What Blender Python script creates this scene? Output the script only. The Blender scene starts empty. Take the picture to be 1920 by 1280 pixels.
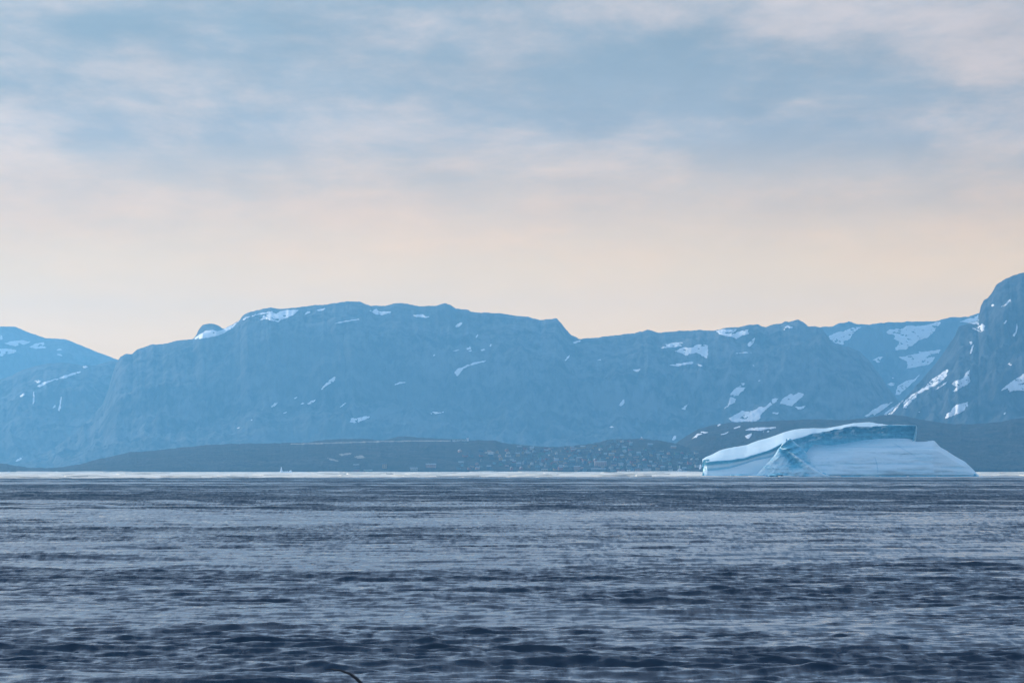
import bpy, math, random
import numpy as np
from mathutils import Vector
from mathutils.bvhtree import BVHTree

# ------------------------------------------------------------------ camera, sky, sun, exposure
scene = bpy.context.scene
col = scene.collection
F = 7818.0          # focal length in pixels of a 1920 px wide frame (14 degree lens)
CH = 9.0            # camera height above the sea
HZ = 876.0          # row of the level horizon

cam_d = bpy.data.cameras.new("camera")
cam = bpy.data.objects.new("camera", cam_d)
col.objects.link(cam)
cam.location = (0, 0, CH)
cam.rotation_euler = (math.radians(90), 0, 0)
cam_d.sensor_width = 36.0
cam_d.lens = 36.0 * F / 1920.0
cam_d.shift_y = (HZ - 640.0) / 1920.0
cam_d.clip_start = 1.0
cam_d.clip_end = 120000.0
cam_d.dof.use_dof = True
cam_d.dof.focus_distance = 4200.0
cam_d.dof.aperture_fstop = 7.1
scene.camera = cam

SUN_EL, SUN_AZ = 16.0, -42.0      # degrees; azimuth from the view axis (+Y), negative = left
sun_d = bpy.data.lights.new("sun", 'SUN')
sun_d.energy = 1.75
sun_d.angle = math.radians(25)
sun_d.color = (1.0, 0.93, 0.84)
sun = bpy.data.objects.new("sun", sun_d)
col.objects.link(sun)
sdir = Vector((math.sin(math.radians(SUN_AZ)) * math.cos(math.radians(SUN_EL)),
               math.cos(math.radians(SUN_AZ)) * math.cos(math.radians(SUN_EL)),
               math.sin(math.radians(SUN_EL))))
sun.rotation_euler = (-sdir).to_track_quat('-Z', 'Y').to_euler()

scene.view_settings.view_transform = 'Standard'
scene.view_settings.look = 'None'
scene.view_settings.exposure = 1.15
scene.view_settings.gamma = 1.0
scene.view_settings.use_curve_mapping = False
scene.render.engine = 'CYCLES'
scene.cycles.max_bounces = 6
scene.cycles.diffuse_bounces = 2
scene.cycles.glossy_bounces = 3
scene.cycles.volume_bounces = 1
scene.cycles.caustics_reflective = False
scene.cycles.caustics_refractive = False
scene.cycles.use_denoising = True
scene.cycles.sample_clamp_indirect = 6.0


class NT:
    """small helper round a node tree"""
    def __init__(s, tree):
        s.t = tree; s.n = tree.nodes; s.l = tree.links
    def new(s, kind, **kw):
        n = s.n.new(kind)
        for k, v in kw.items():
            if k.startswith('i_'):
                n.inputs[k[2:].replace('_', ' ')].default_value = v
            else:
                setattr(n, k, v)
        return n
    def link(s, a, b): s.l.new(a, b)
    def put(s, sock, v):
        if isinstance(v, bpy.types.NodeSocket): s.l.new(v, sock)
        else: sock.default_value = v
    def math(s, op, a, b=0.0, c=None, clamp=False):
        n = s.new('ShaderNodeMath', operation=op, use_clamp=clamp)
        s.put(n.inputs[0], a); s.put(n.inputs[1], b)
        if c is not None: s.put(n.inputs[2], c)
        return n.outputs[0]
    def vmath(s, op, a, b=None):
        n = s.new('ShaderNodeVectorMath', operation=op)
        s.put(n.inputs[0], a)
        if b is not None: s.put(n.inputs[1], b)
        return n.outputs[0]
    def ramp(s, fac, stops, interp='LINEAR'):
        n = s.new('ShaderNodeValToRGB')
        n.color_ramp.interpolation = interp
        el = n.color_ramp.elements
        while len(el) < len(stops): el.new(0.5)
        for e, (p, c) in zip(el, stops):
            e.position = p
            e.color = (c[0], c[1], c[2], 1) if isinstance(c, (tuple, list)) else (c, c, c, 1)
        s.put(n.inputs[0], fac)
        return n.outputs[0]
    def mix(s, fac, a, b, blend='MIX'):
        n = s.new('ShaderNodeMix', data_type='RGBA', blend_type=blend)
        s.put(n.inputs[0], fac)
        for sock, v in ((n.inputs[6], a), (n.inputs[7], b)):
            if isinstance(v, tuple) and len(v) == 3: v = v + (1,)
            s.put(sock, v)
        return n.outputs[2]
    def noise(s, vec, scale, detail=4.0, rough=0.5, dist=0.0, out=0):
        n = s.new('ShaderNodeTexNoise')
        s.put(n.inputs['Vector'], vec)
        n.inputs['Scale'].default_value = scale
        n.inputs['Detail'].default_value = detail
        n.inputs['Roughness'].default_value = rough
        n.inputs['Distortion'].default_value = dist
        return n.outputs[out]
    def comb(s, x, y, z=0.0):
        n = s.new('ShaderNodeCombineXYZ')
        s.put(n.inputs[0], x); s.put(n.inputs[1], y); s.put(n.inputs[2], z)
        return n.outputs[0]


world = bpy.data.worlds.new("World")
scene.world = world
world.use_nodes = True
w = NT(world.node_tree)
w.n.clear()
w_out = w.new('ShaderNodeOutputWorld')
bg = w.new('ShaderNodeBackground')
w.link(bg.outputs[0], w_out.inputs[0])
sky = w.new('ShaderNodeTexSky', sky_type='NISHITA')
sky.sun_disc = False
sky.sun_elevation = math.radians(SUN_EL)
sky.sun_rotation = math.radians(SUN_AZ)
sky.air_density = 1.2
sky.dust_density = 1.0
sky.ozone_density = 2.0
tc = w.new('ShaderNodeTexCoord')
sp = w.new('ShaderNodeSeparateXYZ')
w.link(tc.outputs['Generated'], sp.inputs[0])
dx, dy, dz = sp.outputs
zc = w.math('MAXIMUM', dz, 0.0)
inv = w.math('DIVIDE', 1.0, w.math('ADD', zc, 0.10))
cu = w.math('MULTIPLY', dx, inv)
cv = w.math('MULTIPLY', dy, inv)
plane = w.comb(cu, w.math('MULTIPLY', cv, 0.50), 3.7)
big = w.noise(plane, 2.2, 7.0, 0.60, 0.15)
fine = w.noise(w.comb(cu, w.math('MULTIPLY', cv, 0.52), 11.3), 5.0, 7.0, 0.62, 0.2)
strk = w.noise(w.comb(w.math('MULTIPLY', cu, 0.35), w.math('MULTIPLY', cv, 1.3), 23.0), 1.6, 5.0, 0.55, 0.3)
# thin warm veil low down, lavender white cloud higher up (radiance of the cloud deck)
veil = w.ramp(dz, [(0.0, (0.92, 0.50, 0.08)), (0.030, (0.93, 0.52, 0.10)), (0.046, (0.78, 0.44, 0.10)), (0.061, (0.58, 0.33, 0.12)),
                   (0.080, (0.43, 0.30, 0.21)), (0.104, (0.35, 0.255, 0.21)), (0.17, (0.42, 0.37, 0.36)), (0.30, (0.52, 0.53, 0.58)), (1.0, (0.52, 0.58, 0.69))])
under = w.ramp(dz, [(0.0, (0.87, 0.48, 0.08)), (0.030, (0.91, 0.51, 0.10)), (0.046, (0.73, 0.43, 0.11)), (0.061, (0.48, 0.30, 0.13)),
                    (0.080, (0.19, 0.17, 0.16)), (0.104, (0.11, 0.12, 0.135)), (0.30, (0.15, 0.22, 0.36)), (1.0, (0.18, 0.27, 0.45))])
m0 = w.math('ADD', w.math('MULTIPLY', big, 0.62), w.math('ADD', w.math('MULTIPLY', fine, 0.36), w.math('MULTIPLY', strk, 0.17)))
mask = w.ramp(m0, [(0.42, 0.0), (0.66, 1.0)], 'EASE')
deck = w.mix(mask, veil, under)
puff = w.noise(w.comb(cu, w.math('MULTIPLY', cv, 0.45), 31.0), 8.5, 6.0, 0.6, 0.25)
pf = w.math('MULTIPLY_ADD', w.math('SUBTRACT', puff, 0.5), w.ramp(dz, [(0.045, 0.10), (0.085, 0.55)]), 1.0)
sv = w.new('ShaderNodeVectorMath', operation='SCALE'); w.link(deck, sv.inputs[0]); w.link(pf, sv.inputs['Scale'])
deck = sv.outputs[0]
# clear sky glimpsed through the deck, more of it overhead
gap = w.math('MULTIPLY', w.ramp(dz, [(0.05, 0.0), (0.45, 1.0)]), 0.6)
sk = w.new('ShaderNodeVectorMath', operation='SCALE')
w.link(sky.outputs[0], sk.inputs[0]); sk.inputs['Scale'].default_value = 0.10
skycol = w.mix(gap, deck, sk.outputs[0])
w.link(skycol, bg.inputs[0])
bg.inputs[1].default_value = 1.0

# ------------------------------------------------------------------ helpers
def P(px, py, Y):
    return Vector(((px - 960.0) / F * Y, Y, CH + (HZ - py) / F * Y))

def link(name, mesh, mat=None, parent=None):
    o = bpy.data.objects.new(name, mesh)
    col.objects.link(o)
    if mat is not None and len(mesh.materials) == 0: mesh.materials.append(mat)
    if parent is not None: o.parent = parent
    return o

def tag(o, label, cat, group=None):
    o["label"] = label; o["category"] = cat
    if group: o["group"] = group
    return o

def empty(name, loc=(0, 0, 0), rz=0.0):
    o = bpy.data.objects.new(name, None)
    col.objects.link(o); o.location = loc; o.rotation_euler = (0, 0, rz)
    o.empty_display_size = 0.5
    return o

def np_mesh(name, V, Q, smooth=True):
    me = bpy.data.meshes.new(name)
    V = np.ascontiguousarray(V, dtype=np.float32); Q = np.ascontiguousarray(Q, dtype=np.int32)
    k = Q.shape[1]
    me.vertices.add(len(V)); me.vertices.foreach_set("co", V.ravel())
    me.loops.add(Q.size); me.loops.foreach_set("vertex_index", Q.ravel())
    me.polygons.add(len(Q))
    me.polygons.foreach_set("loop_start", np.arange(0, Q.size, k, dtype=np.int32))
    me.polygons.foreach_set("use_smooth", np.full(len(Q), smooth))
    me.update(); me.validate()
    return me

def grid_quads(ny, nx, off=0):
    i = np.arange(ny - 1)[:, None] * nx + np.arange(nx - 1)[None, :] + off
    return np.stack([i, i + 1, i + nx + 1, i + nx], -1).reshape(-1, 4)

def _hash(ix, iy, seed):
    n = (ix.astype(np.int64) * 374761393 + iy.astype(np.int64) * 668265263 + seed * 974634777) & 0xffffffff
    n = ((n ^ (n >> 13)) * 1274126177) & 0xffffffff
    n = n ^ (n >> 16)
    return (n & 0xffff) / 32767.5 - 1.0

def vnoise(x, y, seed=0):
    x = np.asarray(x, float); y = np.asarray(y, float)
    x, y = np.broadcast_arrays(x, y)
    ix = np.floor(x); iy = np.floor(y); fx = x - ix; fy = y - iy
    ix = ix.astype(np.int64); iy = iy.astype(np.int64)
    ux = fx * fx * fx * (fx * (fx * 6 - 15) + 10); uy = fy * fy * fy * (fy * (fy * 6 - 15) + 10)
    a = _hash(ix, iy, seed); b = _hash(ix + 1, iy, seed); c = _hash(ix, iy + 1, seed); d = _hash(ix + 1, iy + 1, seed)
    return (a + (b - a) * ux) * (1 - uy) + (c + (d - c) * ux) * uy

def fbm(x, y, oct=5, seed=0, gain=0.5):
    s = 0; a = 1.0; t = 0
    for k in range(oct):
        s = s + a * vnoise(np.asarray(x) * 2 ** k + 17.3 * k, np.asarray(y) * 2 ** k - 9.1 * k, seed + k); t += a; a *= gain
    return s / t

def ridged(x, y, oct=4, seed=0):
    s = 0; a = 1.0; t = 0
    for k in range(oct):
        s = s + a * (1 - 2 * np.abs(vnoise(np.asarray(x) * 2 ** k + 5.7 * k, np.asarray(y) * 2 ** k + 3.3 * k, seed + k))); t += a; a *= 0.5
    return s / t

def smooth(a, b, x):
    t = np.clip((x - a) / (b - a), 0, 1)
    return t * t * (3 - 2 * t)

def material(name):
    m = bpy.data.materials.new(name); m.use_nodes = True
    t = NT(m.node_tree)
    return m, t, t.n['Principled BSDF']

def plain(name, c, rough=0.8, var=0.12, scale=0.6):
    m, t, b = material(name)
    pos = t.new('ShaderNodeNewGeometry').outputs['Position']
    n = t.noise(pos, scale, 4.0, 0.6)
    lo = tuple(v * (1 - var) for v in c); hi = tuple(min(1, v * (1 + var)) for v in c)
    t.link(t.ramp(n, [(0.3, lo), (0.7, hi)]), b.inputs['Base Color'])
    b.inputs['Roughness'].default_value = rough
    b.inputs['Specular IOR Level'].default_value = 0.2
    return m

# ------------------------------------------------------------------ materials of the land
def rock_mat(name, dark, mid, warm, s):
    m, t, b = material(name)
    pos = t.new('ShaderNodeNewGeometry').outputs['Position']
    n1 = t.noise(pos, s, 6.0, 0.62)
    st = t.new('ShaderNodeMapping'); st.inputs['Scale'].default_value = (1.0, 0.5, 0.12)
    t.link(pos, st.inputs[0])
    n2 = t.noise(st.outputs[0], s * 6, 5.0, 0.65)
    n3 = t.noise(pos, s * 0.33, 3.0, 0.5)
    c1 = t.ramp(t.math('ADD', t.math('MULTIPLY', n1, 0.5), t.math('MULTIPLY', n2, 0.5)), [(0.43, dark), (0.58, mid)])
    c2 = t.mix(t.ramp(n3, [(0.45, 0.0), (0.65, 0.7)]), c1, warm)
    t.link(c2, b.inputs['Base Color'])
    b.inputs['Roughness'].default_value = 0.95
    b.inputs['Specular IOR Level'].default_value = 0.05
    bmp = t.new('ShaderNodeBump'); bmp.inputs['Strength'].default_value = 0.8; bmp.inputs['Distance'].default_value = 12.0
    t.link(n2, bmp.inputs['Height']); t.link(bmp.outputs[0], b.inputs['Normal'])
    return m

M_rock = rock_mat('mountain_rock', (0.005, 0.008, 0.014), (0.135, 0.135, 0.14), (0.055, 0.054, 0.05), 0.006)
M_crag = rock_mat('crag_rock', (0.004, 0.007, 0.013), (0.080, 0.084, 0.092), (0.036, 0.037, 0.038), 0.006)
M_hill = rock_mat('tundra_hill', (0.004, 0.006, 0.009), (0.060, 0.050, 0.046), (0.026, 0.021, 0.020), 0.020)

M_snow, t, b = material('snow')
pos = t.new('ShaderNodeNewGeometry').outputs['Position']
n = t.noise(pos, 0.03, 5.0, 0.6)
t.link(t.ramp(n, [(0.3, (0.80, 0.79, 0.78)), (0.6, (0.92, 0.91, 0.90))]), b.inputs['Base Color'])
b.inputs['Roughness'].default_value = 0.6

# ------------------------------------------------------------------ terrain: mountains and hills
TERRAIN = []
def terrain(name, prof, Yr, Yf, Yb, shape, mat, seed, amp, p0=-500, p1=2420, step=2.4, nf=110, nb=14, jag=0.9, base=4.0, gully=0.0, cliff=0.0, far=1.0):
    Yr, Yf, Yb, amp, gully, cliff = [v * far for v in (Yr, Yf, Yb, amp, gully, cliff)]
    px = np.arange(p0, p1 + step, step)
    pr = np.array(prof, float)
    py = np.interp(px, pr[:, 0], pr[:, 1])
    py = py + jag * (fbm(px / 9.0, px * 0 + seed, 4, seed + 3) + 0.9 * ridged(px / 13.0, px * 0 + seed + 4, 4, seed + 5) - 0.3)
    zr = CH + (HZ - py) / F * Yr
    t = np.linspace(0, 1, nf)[:, None]
    wx = px[None, :] * Yr / F                       # metres along the ridge
    tw = np.clip(t + 0.07 * np.sin(np.pi * t) * fbm(wx / 420.0, t * 1.5 + 2, 4, seed), 0, 1)
    S = np.interp(tw, shape[0], shape[1])
    Y = Yf + (Yr - Yf) * t + 0 * wx
    hgt = np.maximum(zr[None, :] - base, 2.0)
    env = np.sin(np.pi * np.clip(t, 0, 1)) ** 0.7
    Z = base + hgt * S
    Z = Z + amp * np.minimum(hgt / 200.0, 1.0) * env * (fbm(wx / 260.0, Y / 260.0, 6, seed + 20, 0.55))
    Z = Z + 0.03 * amp * env * ridged(wx / 30.0, Y / 60.0, 4, seed + 77) * (4 if mat is M_hill else 3)
    if gully: Z = Z + gully * env * ridged(wx / 95.0 + 0.5 * fbm(wx / 200., Y / 300., 2, seed + 8), Y / 900.0, 4, seed + 40)
    if cliff: Z = Z + cliff * smooth(0.45, 0.6, tw) * (1 - smooth(0.9, 0.99, t)) * ridged(wx / 42.0, Y / 1500.0, 4, seed + 60)
    lim = CH + (zr[None, :] - CH) * (Y / Yr) - 0.4 * hgt * 0.02 * (1 - t) - 0.6
    Z = np.where(t < 1, np.minimum(Z, np.maximum(lim, base)), Z)
    Z[0, :] = -6.0
    X = (px[None, :] - 960.0) / F * Y
    tb = np.linspace(0, 1, nb + 1)[1:, None]
    Yk = Yr + (Yb - Yr) * tb + 0 * wx
    Zk = base + hgt * (1 - 0.9 * tb ** 1.2) + 0 * wx
    Zk[-1, :] = -6.0
    Xk = (px[None, :] - 960.0) / F * Yk
    V = np.stack([np.vstack([X, Xk]), np.vstack([Y, Yk]), np.vstack([Z, Zk])], -1).reshape(-1, 3)
    Q = grid_quads(nf + nb, len(px))
    o = link(name, np_mesh(name, V, Q), mat)
    o["kind"] = "structure"
    bv = BVHTree.FromPolygons([tuple(v) for v in V.tolist()], Q.tolist())
    TERRAIN.append((o, bv))
    return o

CLIFFY = ([0, .30, .52, .62, .80, .93, 1], [0, .16, .36, .62, .86, .965, 1])
SLOPE = ([0, .25, .5, .75, .92, 1], [0, .20, .46, .74, .94, 1])
ROUND = ([0, .12, .35, .65, .88, 1], [0, .22, .50, .78, .95, 1])

terrain('mountain', [(-500, 560), (-250, 590), (-80, 625), (0, 612), (28, 612), (42, 618), (62, 626), (85, 634), (105, 635), (120, 635), (135, 640), (158, 650), (185, 661), (222, 674), (300, 700), (420, 760), (600, 830), (760, 868)],
        16100, 14700, 16900, SLOPE, M_rock, 11, 60, p1=760, gully=18, far=1.30)
terrain('mountain', [(-500, 650), (-200, 700), (-60, 730), (0, 711), (25, 703), (30, 699), (50, 691), (80, 683), (108, 680), (125, 680), (150, 684), (180, 685), (195, 680), (215, 676), (260, 690), (360, 760), (480, 840), (560, 868)],
        14900, 13100, 15900, SLOPE, M_rock, 31, 60, p1=560, gully=26, cliff=5, far=1.13)
terrain('mountain', [(-40, 876), (53, 867), (100, 840), (143, 810), (170, 783), (193, 757), (203, 730), (210, 705), (217, 681), (226, 668), (237, 663), (248, 663), (258, 654), (285, 646), (305, 645), (330, 639), (362, 636), (368, 628), (373, 617), (380, 609), (390, 607), (400, 607), (409, 610), (418, 617), (436, 608), (450, 600), (453, 594), (460, 588), (480, 582), (507, 577), (515, 578), (522, 580), (545, 577), (567, 575), (590, 572), (610, 571), (633, 568), (650, 565.5), (675, 566), (688, 571), (697, 574), (722, 573), (735, 570), (752, 568), (772, 571), (785, 574), (815, 573), (835, 569), (845, 572), (855, 579), (878, 581), (883, 585), (940, 588), (965, 592), (990, 594), (1013, 600), (1030, 599), (1044, 597), (1052, 606), (1062, 618), (1070, 627), (1085, 635), (1122, 633), (1130, 631), (1195, 624), (1214, 617.5), (1235, 624), (1280, 620), (1310, 619), (1340, 620), (1355, 615), (1385, 613), (1405, 609), (1420, 608), (1428, 612), (1438, 613), (1450, 608), (1464, 606), (1473, 602), (1480, 604), (1488, 601), (1496, 599), (1505, 603), (1515, 611), (1528, 611), (1540, 614), (1548, 624), (1556, 638), (1566, 644), (1590, 650), (1612, 659), (1630, 676), (1646, 698), (1668, 730), (1700, 770), (1750, 820), (1820, 876)],
        14000, 12100, 14650, CLIFFY, M_rock, 51, 55, p0=-40, p1=1820, step=1.8, nf=130, gully=22, cliff=8, far=1.10)
terrain('mountain', [(1420, 700), (1480, 640), (1540, 613), (1562, 612), (1572, 607), (1591, 603), (1603, 607), (1630, 608), (1660, 605), (1700, 603), (1755, 602), (1766, 599), (1785, 595), (1815, 594), (1840, 585), (1920, 590), (2100, 570), (2420, 600)],
        15300, 14660, 16000, SLOPE, M_rock, 71, 35, p0=1420, gully=12, far=1.24)
terrain('mountain', [(1560, 852), (1600, 825), (1640, 795), (1672, 770), (1705, 738), (1738, 700), (1765, 668), (1790, 630), (1798, 612), (1820, 605), (1834, 602), (1836, 588), (1839, 574), (1845, 563), (1852, 559), (1860, 549), (1868, 534), (1880, 526), (1896, 518), (1912, 512.5), (1920, 511), (1960, 500), (2050, 492), (2200, 520), (2420, 560)],
        12400, 10500, 13400, SLOPE, M_crag, 91, 70, p0=1560, step=1.8, nf=130, gully=38, cliff=9, far=1.10)
hill_far = terrain('hill', [(1180, 878), (1220, 866), (1262, 835), (1275, 825), (1290, 815), (1310, 804), (1335, 797), (1370, 792), (1430, 790), (1480, 787), (1515, 786), (1545, 786), (1580, 788), (1620, 784), (1650, 779), (1675, 777.5), (1700, 780), (1725, 786), (1750, 790), (1775, 794), (1810, 795), (1850, 793), (1880, 790), (1900, 785), (1920, 783), (2000, 772), (2150, 780), (2420, 800)],
        9700, 8000, 10400, ROUND, M_hill, 111, 22, p0=1180, step=2.0, jag=0.7, gully=4)
hill_back = terrain('hill', [(560, 832), (590, 827), (610, 824), (640, 822.5), (690, 822.5), (705, 824), (716, 826), (730, 823), (745, 818.5), (760, 817.5), (780, 819), (800, 821), (850, 823), (880, 827), (900, 836)],
        9300, 8800, 9700, ROUND, M_hill, 121, 3, p0=560, p1=900, jag=0.5, nf=40)
hill_town = terrain('hill', [(-500, 850), (-200, 862), (0, 868.5), (12, 869), (30, 873), (55, 876), (90, 877.5), (120, 875), (150, 870), (178, 862), (205, 856), (240, 848), (270, 846), (300, 843), (340, 839), (385, 834), (430, 832), (460, 831.5), (540, 830.5), (640, 827), (712, 825), (850, 824.5), (930, 825.5), (940, 829), (955, 832), (980, 834), (1010, 837), (1045, 837.5), (1075, 835), (1100, 833), (1125, 828), (1145, 824), (1165, 822.5), (1185, 822.5), (1200, 821.5), (1215, 823), (1240, 826), (1258, 829), (1280, 835), (1310, 845), (1360, 858), (1420, 868), (1500, 876), (1540, 880)],
        8750, 7820, 9200, ROUND, M_hill, 131, 10, p1=1540, step=1.6, nf=130, jag=0.9, base=1.0, gully=2.5)

def shoot(px, py):
    o = Vector((0, 0, CH)); d = P(px, py, 1000.0) - o; d.normalize()
    best = None
    for ob, bv in TERRAIN:
        h, nrm, idx, dist = bv.ray_cast(o, d)
        if h is not None and (best is None or dist < best[2]): best = (h, nrm, dist, ob)
    return best

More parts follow.
